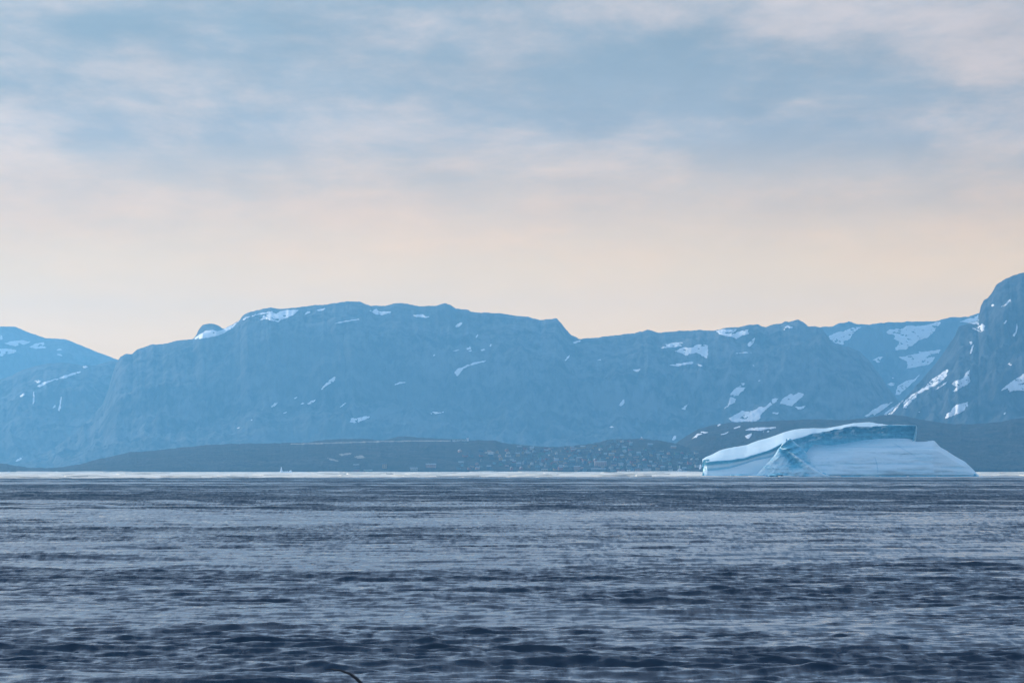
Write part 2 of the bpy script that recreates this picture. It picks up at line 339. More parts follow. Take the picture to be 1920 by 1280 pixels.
# ------------------------------------------------------------------ snow patches lying on the slopes
SNOW = [
 ((400, 550, 6.4), [
  [(555,318),(600,270),(640,250),(690,215),(760,245),(800,210),(880,195),(1045,192),(1000,215),(960,265),(900,290),(840,310),(770,345),(700,325),(640,312)],
  [(340,325),(380,290),(470,262),(560,235),(700,212),(720,235),(640,240),(540,260),(430,285),(370,318)],
  [(1085,260),(1120,215),(1170,215),(1160,235),(1110,255)],
  [(1440,358),(1540,335),(1650,315),(1745,301),(1750,318),(1640,334),(1540,354),(1460,368)],
  [(1865,200),(1890,196),(1900,215),(1880,215)], [(1240,200),(1290,183),(1340,173),(1350,190),(1270,215)]]),
 ((0, 500, 3.0), [
  [(20,432),(60,418),(120,411),(170,420),(150,437),(90,447)], [(160,450),(200,432),(250,422),(255,435),(240,445),(270,455),(210,463)],
  [(0,460),(60,460),(97,467),(90,482),(30,495),(0,505)], [(0,380),(15,390),(15,405),(0,415)],
  [(310,465),(335,458),(352,466),(330,474)], [(315,490),(350,491),(352,502),(325,500)],
  [(205,672),(240,650),(300,632),(365,610),(410,595),(455,585),(450,597),(400,615),(370,628),(330,630),(260,657),(225,677)],
  [(190,640),(220,636),(240,645),(210,652)], [(460,562),(480,556),(500,564),(475,573)], [(110,725),(135,708),(140,720),(118,734)],
  [(182,775),(187,700),(195,700),(194,760),(188,782)], [(325,805),(334,770),(340,730),(347,732),(342,790),(334,812)],
  [(295,795),(310,772),(315,785),(300,800)], [(80,1092),(110,1075),(135,1065),(120,1085),(95,1095)],
  [(1090,405),(1120,378),(1160,358),(1205,355),(1220,362),(1255,351),(1300,330),(1345,302),(1352,303),(1310,340),(1260,378),(1200,395),(1120,407)],
  [(1523,785),(1545,765),(1565,762),(1548,785),(1530,790)], [(1728,770),(1755,748),(1780,745),(1765,765),(1740,777)],
  [(1790,705),(1820,670),(1850,640),(1875,618),(1895,620),(1880,645),(1850,660),(1820,685),(1800,700)],
  [(1690,770),(1705,760),(1715,768),(1700,775)], [(1650,740),(1670,727),(1672,735),(1655,745)], [(1590,822),(1625,808),(1602,826)],
  [(1405,862),(1428,853),(1415,866)], [(1330,908),(1360,893),(1340,910)]]),
 ((600, 500, 2.8235), [
  [(270,237),(300,220),(310,238),(350,235),(380,233),(375,243),(330,257),(290,252)],
  [(485,258),(520,252),(545,248),(560,260),(585,265),(560,271),(510,265)], [(715,315),(725,302),(755,290),(752,305),(735,318),(720,321)],
  [(822,372),(832,356),(839,362),(828,378)], [(700,445),(735,437),(727,447)], [(768,432),(795,418),(803,445),(815,450),(795,450),(780,442)],
  [(848,440),(865,432),(878,438),(862,446)], [(897,420),(905,405),(911,410),(903,424)],
  [(705,560),(730,540),(780,517),(830,503),(875,495),(876,502),(830,515),(785,529),(755,546),(740,570),(728,582)],
  [(597,465),(605,461),(611,470),(602,476)], [(388,623),(420,612),(455,609),(450,617),(410,624)],
  [(155,820),(165,800),(200,800),(240,790),(272,790),(255,802),(225,812),(200,825),(175,828)], [(575,776),(600,765),(640,768),(658,763),(650,772),(605,780)],
  [(1295,495),(1312,470),(1326,464),(1318,482),(1300,501)], [(1325,395),(1360,390),(1385,388),(1380,399),(1350,405)], [(1455,496),(1485,489),(1485,498),(1465,501)],
  [(1585,728),(1600,705),(1613,700),(1612,722),(1595,738),(1585,735)], [(1530,848),(1545,843),(1556,848),(1545,853)],
  [(1860,912),(1875,892),(1888,895),(1885,910),(1868,920)], [(1650,545),(1700,540),(1685,556),(1670,556)], [(100,743),(120,727),(145,714),(130,731),(108,745)]]),
 ((1300, 580, 5.3333), [
  [(215,215),(290,197),(440,200),(400,240),(470,215),(560,195),(545,225),(555,245),(480,270),(430,295),(390,280),(300,260),(240,235)],
  [(900,215),(910,180),(955,150),(960,170),(1000,170),(985,190),(940,185),(910,212)], [(540,345),(570,315),(620,275),(605,335),(570,372),(550,370)],
  [(415,445),(430,432),(480,430),(560,420),(578,415),(575,440),(520,438),(450,443)], [(588,550),(605,556),(617,577),(600,572)], [(640,712),(665,702),(678,708),(655,720)],
  [(305,990),(350,950),(365,850),(400,800),(440,775),(530,780),(490,820),(425,880),(420,930),(370,955),(320,993)], [(455,770),(480,735),(525,730),(510,755),(470,772)],
  [(350,1085),(420,1050),(490,1010),(540,1020),(610,1000),(680,965),(700,980),(760,935),(790,890),(850,885),(835,920),(770,960),(720,1010),(670,1060),(680,1080),(630,1125),(540,1120),(440,1130),(380,1120)],
  [(865,940),(900,885),(960,840),(1010,850),(1050,825),(1110,840),(1090,880),(1030,920),(990,965),(940,955)],
  [(1010,968),(1060,972),(1135,955),(1110,985),(1070,1002),(1035,990)], [(785,1030),(830,1030),(875,1022),(850,1042),(810,1052)],
  [(1348,265),(1400,240),(1470,220),(1530,205),(1610,175),(1690,170),(1650,200),(1610,230),(1580,275),(1560,310),(1500,320),(1515,350),(1480,355),(1410,335),(1370,310)],
  [(1785,512),(1820,490),(1860,472),(1910,468),(1880,500),(1875,525),(1840,530),(1815,512)]]),
 ((1200, 500, 2.6667), [
  [(108,412),(120,390),(180,375),(215,380),(210,398),(140,405)], [(170,420),(225,400),(260,405),(290,385),(342,392),(342,430),(335,462),(310,445),(280,430),(230,445),(215,435)],
  [(143,490),(200,481),(260,474),(275,482),(240,489),(180,499)], [(280,481),(318,494),(300,501)], [(203,710),(230,690),(245,681),(225,716)]]),
 ((1620, 500, 4.2667), [
  [(172,518),(200,503),(270,492),(310,490),(350,470),(430,475),(500,465),(610,435),(615,455),(580,490),(560,525),(510,565),(440,590),(390,630),(340,660),(260,672),(245,662),(280,615),(270,595),(235,575),(250,550),(200,540)],
  [(275,720),(350,710),(440,690),(430,675),(500,675),(615,662),(600,690),(545,700),(490,730),(545,722),(575,710),(560,745),(520,785),(450,795),(390,808),(335,815),(355,790),(340,755),(300,740)],
  [(760,440),(830,412),(915,384),(915,465),(860,455)], [(185,938),(215,925),(250,930),(240,950),(205,955)], [(210,890),(240,884),(235,896)],
  [(250,1010),(270,950),(330,915),(400,895),(460,850),(440,880),(390,930),(330,980),(290,1022),(255,1025)],
  [(310,1135),(315,1085),(380,1025),(480,965),(540,900),(600,860),(660,820),(682,825),(650,890),(600,935),(520,975),(440,1010),(390,1070),(340,1125)],
  [(555,985),(610,950),(670,908),(650,940),(590,982)], [(705,1000),(745,960),(700,940),(720,915),(790,890),(820,840),(850,820),(845,880),(855,910),(830,945),(770,970),(735,998)],
  [(0,1195),(60,1150),(140,1100),(235,1080),(200,1110),(150,1145),(80,1190),(0,1200)], [(150,1185),(190,1150),(260,1105),(310,1060),(330,1045),(300,1090),(260,1140),(230,1175),(180,1188)],
  [(1090,1000),(1130,950),(1180,915),(1240,880),(1290,850),(1290,992),(1200,992),(1160,1000),(1150,970)], [(635,1215),(690,1150),(740,1100),(830,1080),(835,1110),(790,1160),(720,1185),(660,1212)],
  [(850,490),(900,490),(940,455),(970,470),(960,510),(930,525),(890,505)], [(1100,320),(1140,285),(1180,250),(1170,280),(1130,317)], [(1015,310),(1035,295),(1045,310),(1030,322)],
  [(1115,455),(1135,425),(1148,430),(1130,458)], [(1188,550),(1212,515),(1222,450),(1232,480),(1222,530),(1205,560)], [(1150,775),(1165,765),(1185,780),(1170,792)],
  [(845,695),(862,640),(878,615),(882,630),(860,692)], [(430,1160),(450,1156),(445,1168)], [(1110,1175),(1135,1160),(1130,1182)], [(845,600),(862,592),(866,612),(852,630)]]),
 ((1300, 780, 6.857), [
  [(-27,288),(14,260),(55,219),(90,199),(137,192),(165,203),(192,195),(178,213),(123,230),(68,250),(34,281),(-14,291)],
  [(640,183),(720,155),(800,143),(920,147),(1080,133),(1050,155),(940,168),(860,186)], [(850,191),(980,188),(970,203),(880,201)],
  [(500,158),(550,138),(625,124),(600,144),(530,161)], [(335,240),(400,215),(460,190),(440,217),(380,237)], [(660,255),(700,235),(755,212),(745,260),(715,290),(690,285)],
  [(300,125),(340,92),(357,110),(320,130)], [(65,650),(85,615),(105,640),(100,680),(75,680)]]),
]

def in_poly(x, y, poly):
    c = np.zeros(x.shape, bool); j = len(poly) - 1
    for i in range(len(poly)):
        xi, yi = poly[i]; xj, yj = poly[j]
        if yi != yj:
            c ^= ((yi > y) != (yj > y)) & (x < (xj - xi) * (y - yi) / (yj - yi) + xi)
        j = i
    return c

def drape(name, poly, mat, step, lift, rough, seed, parent=True):
    """sheet of snow or gravel draped over the slope inside an outline"""
    xs = [p[0] for p in poly]; ys = [p[1] for p in poly]
    x0, x1, y0, y1 = min(xs) - 2, max(xs) + 2, min(ys) - 2, max(ys) + 2
    sy = min(step, 0.8)
    gx = np.arange(x0, x1, step); gy = np.arange(y0, y1, sy)
    GX, GY = np.meshgrid(gx, gy)
    wxn = rough * fbm(GX / 6.0, GY / 4.0, 4, seed, 0.6); wyn = rough * 0.6 * fbm(GX / 6.0, GY / 4.0, 4, seed + 50, 0.6)
    ins = in_poly(GX + wxn, GY + wyn, poly)
    hole = fbm(GX / 9.0 - GY / 14.0, GY / 4.0, 4, seed + 99, 0.6) > 0.46          # rock showing through
    ins &= ~hole if rough > 0 else True
    cell = ins
    ny, nx = cell.shape
    vid = -np.ones((ny + 1, nx + 1), int); V = []; own = {}
    cnt = np.zeros((ny + 1, nx + 1), int)
    for a in (0, 1):
        for c in (0, 1): cnt[a:a + ny, c:c + nx] += cell
    for j, i in zip(*np.nonzero(cnt)):
        h = shoot(x0 + (i - 0.5) * step, y0 + (j - 0.5) * sy)
        if h is None: continue
        nrm = h[1] if h[1].z > 0 else -h[1]
        p = h[0] + nrm * (lift if cnt[j, i] == 4 else -0.3)
        vid[j, i] = len(V); V.append((p.x, p.y, p.z)); own[h[3]] = own.get(h[3], 0) + 1
    Q = []
    for j, i in zip(*np.nonzero(cell)):
        q = (vid[j, i], vid[j, i + 1], vid[j + 1, i + 1], vid[j + 1, i])
        if min(q) < 0: continue
        yy = [V[k][1] for k in q]
        if max(yy) - min(yy) > 260: continue
        Q.append(q[::-1])
    if not Q: return None
    par = max(own, key=own.get)
    o = link(name, np_mesh(name, np.array(V), np.array(Q)), mat, par if parent else None)
    return o

k = 0
for (ox, oy, sc), polys in SNOW:
    for poly in polys:
        k += 1
        pp = [(ox + x / sc, oy + y / sc) for x, y in poly]
        size = max(max(p[0] for p in pp) - min(p[0] for p in pp), 1)
        drape('snow_patch', pp, M_snow, 1.0 if size > 12 else 0.7, 1.2, 2.4 if size > 16 else 1.0, 500 + 7 * k)

# ------------------------------------------------------------------ the sea
rng = np.random.RandomState(7)
NC = 170
lam = 0.55 * (30.0 / 0.55) ** (rng.rand(NC))                    # wind waves, 0.55 .. 30 m
th = np.radians(-90 + 6 + rng.normal(0, 1, NC) * np.where(lam < 2.5, 24, 18))               # running towards the boat
slope = np.where(lam > 14, 0.009, np.where(lam > 6, 0.011, np.where(lam > 3, 0.020, np.where(lam > 1.8, 0.040, 0.046))))
NL = 60
lam2 = 3.6 * (13.0 / 3.6) ** (rng.rand(NL))                     # long-crested waves seen far out
th2 = np.radians(-90 + rng.normal(0, 8, NL))
lam = np.concatenate([lam, lam2]); th = np.concatenate([th, th2])
slope = np.concatenate([slope, np.full(NL, 0.030)])
kx = 2 * np.pi / lam * np.cos(th); ky = 2 * np.pi / lam * np.sin(th)
ph = rng.rand(NC + NL) * 2 * np.pi
A = slope * lam / (2 * np.pi)

def patchiness(x, y):
    """0 = slick, 1 = ruffled by a gust"""
    q = fbm(x / 130.0, y / 44.0, 7, 900, 0.70) * 0.95 + fbm(x / 900.0, y / 240.0, 3, 930) * 0.25
    q = q + 0.9 * np.interp(y + 14 * fbm(x / 60.0, y / 90.0, 3, 960), [160, 225, 245, 262, 285, 300, 365, 390, 430, 500, 535, 600, 640, 800, 860, 950, 1000, 2000, 3500],
                            [-.04, -.02, -.20, -.20, .06, .22, .26, .0, -.28, -.26, .16, .16, -.26, -.26, .12, -.06, .10, .04, .04]) + 0.5 * fbm(x / 420.0, y / 260.0, 5, 970, 0.65) * smooth(800, 1400, y)
    return smooth(-0.30, 0.14, q)

def calmness(x, y):
    """1 in the sheltered water under the coast"""
    return smooth(3350.0, 3900.0, y + 260.0 * fbm(x / 300.0, y / 500.0, 3, 950))

def waves(X, Y, sx, sy):
    Z = np.zeros_like(X)
    calm = calmness(X, Y)
    pt = patchiness(X, Y)
    Gs.append(pt.ravel())
    g = (0.42 + 0.62 * pt) * (1 - 0.72 * calm)
    DX = np.zeros_like(X); DY = np.zeros_like(X); chop = float(Y.min()) < 900.0
    far = smooth(500.0, 1100.0, Y)
    for i in range(NC + NL):
        lx = 2 * np.pi / max(abs(kx[i]), 1e-6); ly = 2 * np.pi / max(abs(ky[i]), 1e-6)
        f = np.clip((lx / sx - 2.2) / 1.5, 0, 1) * np.clip((ly / sy - 2.2) / 1.5, 0, 1)
        if i >= NC: f = f * far
        if not np.any(f > 0): continue
        arg = kx[i] * X + ky[i] * Y + ph[i]
        amp_ = A[i] * f * (g if (lam[i] < 5 or i >= NC) else 1 - 0.8 * calm)
        Z += amp_ * np.sin(arg)
        if chop:                                   # crests drawn together, troughs widened
            c_ = amp_ * np.cos(arg) * (lam[i] / (2 * np.pi)) * 0.85
            DX += c_ * kx[i]; DY += c_ * ky[i]
    return X + DX, Y + DY, Z

def sea_rows(y0, y1, k, dmin):
    ys = [y0]
    while ys[-1] < y1: ys.append(ys[-1] + max(dmin, ys[-1] * k))
    return np.array(ys)

Vs, Qs, Gs, off = [], [], [], 0
def band(ys, nx):
    global off
    s = np.linspace(-1, 1, nx)[None, :]
    half = (ys * 0.145 + 14.0)[:, None]
    X = s * half; Y = ys[:, None] + 0 * s
    X, Y, Z = waves(X, Y, 2 * half / nx + 0 * s, np.gradient(ys)[:, None] + 0 * s)
    Vs.append(np.stack([X, Y, Z], -1).reshape(-1, 3)); Qs.append(grid_quads(len(ys), nx, off)); off += X.size
ya = sea_rows(140.0, 420.0, 0.0011, 0.25); band(ya, 520)
yb = sea_rows(ya[-1], 1100.0, 0.0014, 0.5); band(yb, 340)
yc = sea_rows(yb[-1], 3700.0, 0.0, 1.05); band(yc, 120)
yd = sea_rows(yc[-1], 4600.0, 0.0, 2.0); band(yd, 70)
R0, R1 = 140.0, float(yd[-1])
# flat remainder of the sheet, out to beyond the mountains and behind the boat
xo = np.array([-30000, -12000, -5000, -2000, -800, -200, 0, 200, 800, 2000, 5000, 12000, 30000.0])
yo = np.array([-30000, -6000, -800, 0, R0, 800, 2200, R1, 7000, 12000, 30000.0])
XO, YO = np.meshgrid(xo, yo)
ZO = np.where((YO > 0) & (YO < R1 + 1), -0.9, -0.02)
Vs.append(np.stack([XO, YO, ZO], -1).reshape(-1, 3)); Qs.append(grid_quads(len(yo), len(xo), off))
sea = link('sea', np_mesh('sea', np.vstack(Vs), np.vstack(Qs)))
sea["kind"] = "structure"
Gs.append(np.full(XO.size, 0.7))
ga = sea.data.attributes.new('gust', 'FLOAT', 'POINT'); ga.data.foreach_set('value', np.concatenate(Gs).astype(np.float32))

M_sea, t, b = material('sea_water')
geo = t.new('ShaderNodeNewGeometry')
pos = geo.outputs['Position']
sep = t.new('ShaderNodeSeparateXYZ'); t.link(pos, sep.inputs[0])
# gusts: where the wind ruffles the surface, long across the view
gv = t.comb(t.math('MULTIPLY', sep.outputs[0], 1 / 40.0), t.math('MULTIPLY', sep.outputs[1], 1 / 16.0), 0.0)
g1 = t.noise(gv, 1.0, 8.0, 0.72, 0.3)
ga_ = t.new('ShaderNodeAttribute', attribute_name='gust')
gust = t.math('ADD', t.math('MULTIPLY_ADD', ga_.outputs['Fac'], 0.92, 0.04), t.math('MULTIPLY', t.math('SUBTRACT', g1, 0.5), 1.3))
g3 = t.noise(t.comb(t.math('MULTIPLY', sep.outputs[0], 1 / 0.8), t.math('MULTIPLY', sep.outputs[1], 1 / 5.0), 4.0), 1.0, 4.0, 0.65, 0.4)
gust = t.math('ADD', gust, t.math('MULTIPLY', t.math('SUBTRACT', g3, 0.5), 2.0))
gust = t.math('MINIMUM', t.math('MAXIMUM', gust, 0.05), 1.15)
# sheltered calm water under the coast, its edge wandering a little
edge = t.noise(t.comb(t.math('MULTIPLY', sep.outputs[0], 1 / 300.0), t.math('MULTIPLY', sep.outputs[1], 1 / 500.0), 9.0), 1.0, 3.0, 0.5)
yy = t.math('ADD', sep.outputs[1], t.math('MULTIPLY_ADD', edge, 900.0, -450.0))
calm = t.new('ShaderNodeMapRange'); calm.interpolation_type = 'SMOOTHSTEP'
t.link(yy, calm.inputs[0]); calm.inputs[1].default_value = 3350.0; calm.inputs[2].default_value = 3900.0
amt = t.math('MULTIPLY', t.math('MULTIPLY', gust, t.math('MULTIPLY_ADD', calm.outputs[0], -0.85, 1.0)), 1.0)
# ripple slopes too small for the mesh
def slopes(scale, seed):
    v = t.comb(t.math('MULTIPLY', sep.outputs[0], scale * 0.45), t.math('MULTIPLY', sep.outputs[1], scale), seed)
    c = t.noise(v, 1.0, 3.0, 0.6, 0.0, 1)
    return t.vmath('SUBTRACT', c, (0.5, 0.5, 0.5))
sl = t.vmath('ADD', t.vmath('ADD', slopes(3.2, 1.0), slopes(0.9, 7.0)), t.vmath('ADD', slopes(0.16, 3.0), slopes(0.045, 5.0)))
sc_ = t.new('ShaderNodeVectorMath', operation='SCALE'); t.link(sl, sc_.inputs[0]); t.link(t.math('MULTIPLY', amt, 0.65), sc_.inputs['Scale'])
flat = t.vmath('MULTIPLY', sc_.outputs[0], (0.8, 0.7, 0.0))
g4 = t.noise(t.comb(t.math('MULTIPLY', sep.outputs[0], 1 / 3.2), t.math('MULTIPLY', sep.outputs[1], 1 / 17.0), 14.0), 1.0, 4.0, 0.65, 0.4)
dash = t.math('MULTIPLY', t.math('ADD', t.math('SUBTRACT', g3, 0.5), t.math('SUBTRACT', g4, 0.5)), t.math('MULTIPLY_ADD', amt, -0.42, -0.22))
# wind waves running towards the boat: their steep fronts face it
front = t.math('MULTIPLY_ADD', amt, -0.105, -0.055)
flat = t.vmath('ADD', flat, t.comb(0.0, t.math('ADD', dash, front), 0.0))
nn = t.vmath('NORMALIZE', t.vmath('ADD', geo.outputs['Normal'], flat))
t.link(nn, b.inputs['Normal'])
b.inputs['Base Color'].default_value = (0.003, 0.022, 0.046, 1)
dist = t.new('ShaderNodeMapRange')
t.link(sep.outputs[1], dist.inputs[0])
for i_, v_ in ((1, 150.0), (2, 1000.0), (3, 0.14), (4, 0.50)): dist.inputs[i_].default_value = v_
t.link(t.math('MAXIMUM', t.math('MULTIPLY', amt, dist.outputs[0]), 0.07), b.inputs['Roughness'])
b.inputs['IOR'].default_value = 1.333
sea.data.materials.append(M_sea)


# ------------------------------------------------------------------ brash ice drifting along the far shore
M_brash = plain('brash_ice_snow', (0.97, 0.87, 0.72), 0.7, 0.03, 0.05)
rr = np.random.RandomState(5)
def ice_front(px): return np.interp(px, [-900, 0, 600, 1300, 1920, 2800], [2950, 3250, 3560, 4020, 4280, 4600])
fv, ff, fo = [], [], 0
Yc = 3000.0
while Yc < 7760.0:
    step_ = 17.0 + (Yc - 3000.0) * 0.0065
    xw = Yc * 0.20
    for Xc in np.arange(-xw, xw, step_ * 1.15):
        x = Xc + rr.uniform(-.35, .35) * step_; y = Yc + rr.uniform(-.45, .45) * step_
        pxx = 960 + F * x / y
        e = y - ice_front(pxx)
        if e < rr.exponential(60.0) - 40.0: continue
        r = step_ * rr.uniform(0.42, 0.78) * (0.45 if e < 60 else 1.0)
        n = 9; a0 = rr.rand() * 6.28
        h = rr.uniform(0.35, 0.8) + (rr.rand() < 0.03) * rr.uniform(0.3, 1.6)
        ang = a0 + np.arange(n) * 2 * np.pi / n
        rad = r * rr.uniform(0.72, 1.15, n)
        ox = x + 1.25 * rad * np.cos(ang); oy = y + rad * np.sin(ang)
        for kk in range(n): fv.append((ox[kk], oy[kk], -0.6))
        for kk in range(n): fv.append((x + (ox[kk] - x) * .97, y + (oy[kk] - y) * .97, h * rr.uniform(.7, 1.1)))
        fv.append((x, y, h * 1.15))
        for kk in range(n):
            k2 = (kk + 1) % n
            ff.append((fo + kk, fo + k2, fo + n + k2)); ff.append((fo + kk, fo + n + k2, fo + n + kk))
            ff.append((fo + n + kk, fo + n + k2, fo + 2 * n))
        fo += 2 * n + 1
    Yc += step_ * 0.85
brash = link('brash_ice', np_mesh('brash_ice', np.array(fv), np.array(ff), False), M_brash)
brash["kind"] = "stuff"
brash["label"] = "thin white band of drifting brash ice along the far shore"

# ------------------------------------------------------------------ ice materials
def ice_mat(name, snow_lo, snow_hi, ice_lo, ice_hi):
    m, t, b = material(name)
    g = t.new('ShaderNodeNewGeometry'); pos = g.outputs['Position']
    at = t.new('ShaderNodeAttribute', attribute_name='blue_ice_and_shade')
    n1 = t.noise(pos, 0.05, 6.0, 0.6); n2 = t.noise(pos, 0.3, 6.0, 0.65, 0.6)
    mp = t.new('ShaderNodeMapping'); mp.inputs['Scale'].default_value = (0.25, 0.25, 3.0); mp.inputs['Rotation'].default_value = (0, 0.05, 0)
    t.link(pos, mp.inputs[0])
    n3 = t.noise(mp.outputs[0], 0.16, 5.0, 0.6, 0.5)
    snow = t.ramp(n1, [(0.3, snow_lo), (0.7, snow_hi)])
    ice = t.ramp(t.math('ADD', t.math('MULTIPLY', n2, 0.5), t.math('MULTIPLY', n3, 0.5)), [(0.36, ice_lo), (0.62, ice_hi)])
    f = t.math('ADD', at.outputs['Fac'], t.math('MULTIPLY', t.math('SUBTRACT', n3, 0.5), 0.35), clamp=True)
    t.link(t.mix(f, snow, ice), b.inputs['Base Color'])
    b.inputs['Roughness'].default_value = 0.5
    bmp = t.new('ShaderNodeBump'); bmp.inputs['Strength'].default_value = 0.5; bmp.inputs['Distance'].default_value = 1.2
    t.link(t.math('ADD', n2, t.math('MULTIPLY', n3, 0.8)), bmp.inputs['Height']); t.link(bmp.outputs[0], b.inputs['Normal'])
    return m
M_berg = ice_mat('iceberg_ice', (0.68, 0.88, 0.94), (0.76, 0.91, 0.95), (0.02, 0.30, 0.48), (0.18, 0.64, 0.80))

def set_attr(me, vals):
    a = me.attributes.new('blue_ice_and_shade', 'FLOAT', 'POINT')
    a.data.foreach_set('value', np.asarray(vals, dtype=np.float32).ravel())

# ------------------------------------------------------------------ the big iceberg
BY = 4139.0; BW = 893.0; MPP = BY / F          # distance, waterline row, metres per pixel
def bx(px): return (px - 960.0) * MPP
def bz(py): return (BW - py) * MPP
berg = empty('iceberg', (bx(1575), BY + 20, 0))
tag(berg, 'large blue-white iceberg with tilted slab, jagged fin and smooth snow apron', 'iceberg')
bpy.context.view_layer.update()
def berg_part(name, V, Q, attr, smooth_=True):
    V = np.asarray(V, float).reshape(-1, 3) - np.array([bx(1575), BY + 20, 0])
    me = np_mesh(name, V, Q, smooth_); set_attr(me, attr)
    return link(name, me, M_berg, berg)

def curve(pts, x):
    p = np.array(pts, float); g = np.arange(p[0, 0] - 12, p[-1, 0] + 12, 0.5)
    k = np.hanning(17); k /= k.sum()
    return np.interp(x, g, np.convolve(np.pad(np.interp(g, p[:, 0], p[:, 1]), 8, 'edge'), k, 'valid'))
T_top = [(1316,861),(1322,857),(1333,852),(1350,843),(1366,839),(1400,833),(1420,825),(1445,818),(1470,809),(1488,804),(1505,801.5),(1530,801),(1548,801.5),(1565,798.5),(1600,791.5),(1625,789.5),(1640,791),(1662,794.6),(1700,793.8),(1718,795)]
E_top = [(1316,867),(1326,866.5),(1344,864),(1373,862),(1395,859),(1417,852),(1438,845),(1453,839),(1468,830),(1484,824),(1504,819),(1526,812),(1560,805.5),(1579,801.5),(1604,797),(1622,799.5),(1638,798),(1663,795.6),(1718,796)]
CREASE = [(1316,880),(1330,883),(1344,882),(1366,879),(1388,873),(1405,867),(1417,863),(1439,859),(1452,856),(1480,856),(1530,850),(1718,850)]
# --- slab: tilted snow-covered top, undercut blue front, sheer right end
cx = np.linspace(1317.0, 1717.0, 260)
def n1d(x, s, seed, o=4): return fbm(np.asarray(x) / s, np.asarray(x) * 0 + 0.37 * seed, o, seed)
top = bz(curve(T_top, cx)) + (0.35 + 0.35 * smooth(1600, 1660, cx)) * n1d(cx, 12, 201, 5)
rag = smooth(1490, 1530, cx) * (1 - smooth(1655, 1670, cx))
edge_ = np.minimum(bz(curve(E_top, cx)) + (0.25 + 1.0 * rag) * n1d(cx, 11, 202, 5), top - 0.35)
crs = bz(curve(CREASE, cx)) + 0.3 * n1d(cx, 18, 203)
wl = smooth(1470, 1530, cx)                    # 0 on the left part, 1 behind the apron
rows = []
def row(y, z, a): rows.append((np.broadcast_to(y, cx.shape).astype(float), np.broadcast_to(z, cx.shape).astype(float), np.broadcast_to(a, cx.shape).astype(float)))
yfront = np.interp(cx, [1317, 1325, 1470, 1530, 1717], [6, 0, 0, 30, 36])
row(yfront + 2, -4.0, 0.3); row(yfront - 1, -0.5, 0.5)
for f_ in (0.0, .12, .25, .4, .55, .7, .85, 1.0):        # wet foot and greyish snow below the crease
    row(yfront + 16 * f_ ** 0.8, 0.3 + (crs - 0.3) * f_, 0.75 * (1 - f_) ** 4 + 0.06 + 0.12 * np.sin(crs * 0 + cx / 19.0 + 5 * f_) * (f_ < 0.9) + 0.3 * wl)
yc0 = yfront + 16
depth = edge_ - crs
for f_ in np.linspace(0.06, 1.0, 22):                   # undercut concave face
    y = yc0 + (3.0 + 3.0 * wl) * np.sin(np.pi * min(f_ * 1.05, 1)) + (4.5 + 4 * wl) * f_ ** 1.5 * (1 - 0.55 * (f_ > 0.8) * (f_ - 0.8) / 0.2)
    a = np.clip(0.30 + 0.55 * np.sin(f_ * 9.0) * (1 - f_) + 0.75 * smooth(0.4, 0.9, f_), 0, 1) * (1 - wl) + wl * 1.15 + 0 * cx  # bluer towards the lip: ice colour plus painted shade for the flat-lit undercut
    row(y, crs + depth * f_, a)
ye = rows[-1][0]
row(ye + 0.6, edge_ + 0.25, 0.45)
for f_ in (0.04, .1, .2, .32, .45, .6, .75, .9, 1.0):     # tilted top, mostly smooth snow
    row(ye + 1.0 + (58 - 30 * wl) * f_, edge_ + 0.3 + (top - edge_ - 0.3) * (f_ ** 0.85), 0.06)
yt = rows[-1][0]
for f_, g_ in ((.15, .93), (.4, .7), (.7, .35), (1.0, -.1)):
    row(yt + 26 * f_, top * g_, 0.2)
Yg = np.array([r[0] for r in rows]); Zg = np.array([r[1] for r in rows]); Ag = np.array([r[2] for r in rows])
Xg = bx(cx)[None, :] + 0 * Yg
# relief: smooth on the snow, broken in the blue face; overhanging rags under the lip
face = smooth(0.25, 0.9, Ag)
PX = cx[None, :] + 0 * Yg
Yg += BY
Yg += face * (1.6 * fbm(PX / 9.0, Zg / 3.5, 5, 210) + 3.6 * rag[None, :] * ridged(PX / 10.0 + Zg / 6, Zg / 5.0, 4, 214) * smooth(0.55, 0.9, (Zg - crs[None, :]) / np.maximum(depth[None, :], 1)))
Zg += (1 - face) * 0.25 * fbm(PX / 16.0, Yg / 14.0, 4, 212)
Xg += face * 0.5 * fbm(PX / 7.0 + 40, Zg / 4.0, 4, 216)
Ag -= face * rag[None, :] * 1.0 * smooth(-0.02, 0.34, fbm(PX / 13.0 - Zg / 9.0, Zg / 2.6, 5, 218)) * smooth(0.5, 0.8, (Zg - crs[None, :]) / np.maximum(depth[None, :], 1))
# ends: undercut left tip, right end leaning in below
lf = smooth(1317, 1331, cx)[None, :]
Xg += (1 - lf) * 2.2 * smooth(0, 12, bz(862) - Zg) * (1 - smooth(9, 14, bz(862) - Zg) * 0.6)
rt = smooth(1706, 1717, cx)[None, :]
Xg -= rt * 0.13 * np.clip(top[None, :] - Zg, 0, 30)
Xg *= Yg / BY
V = np.stack([Xg, Yg, Zg], -1).reshape(-1, 3); ny_, nx_ = Yg.shape
Q = grid_quads(ny_, nx_).tolist()
At = list(Ag.ravel())
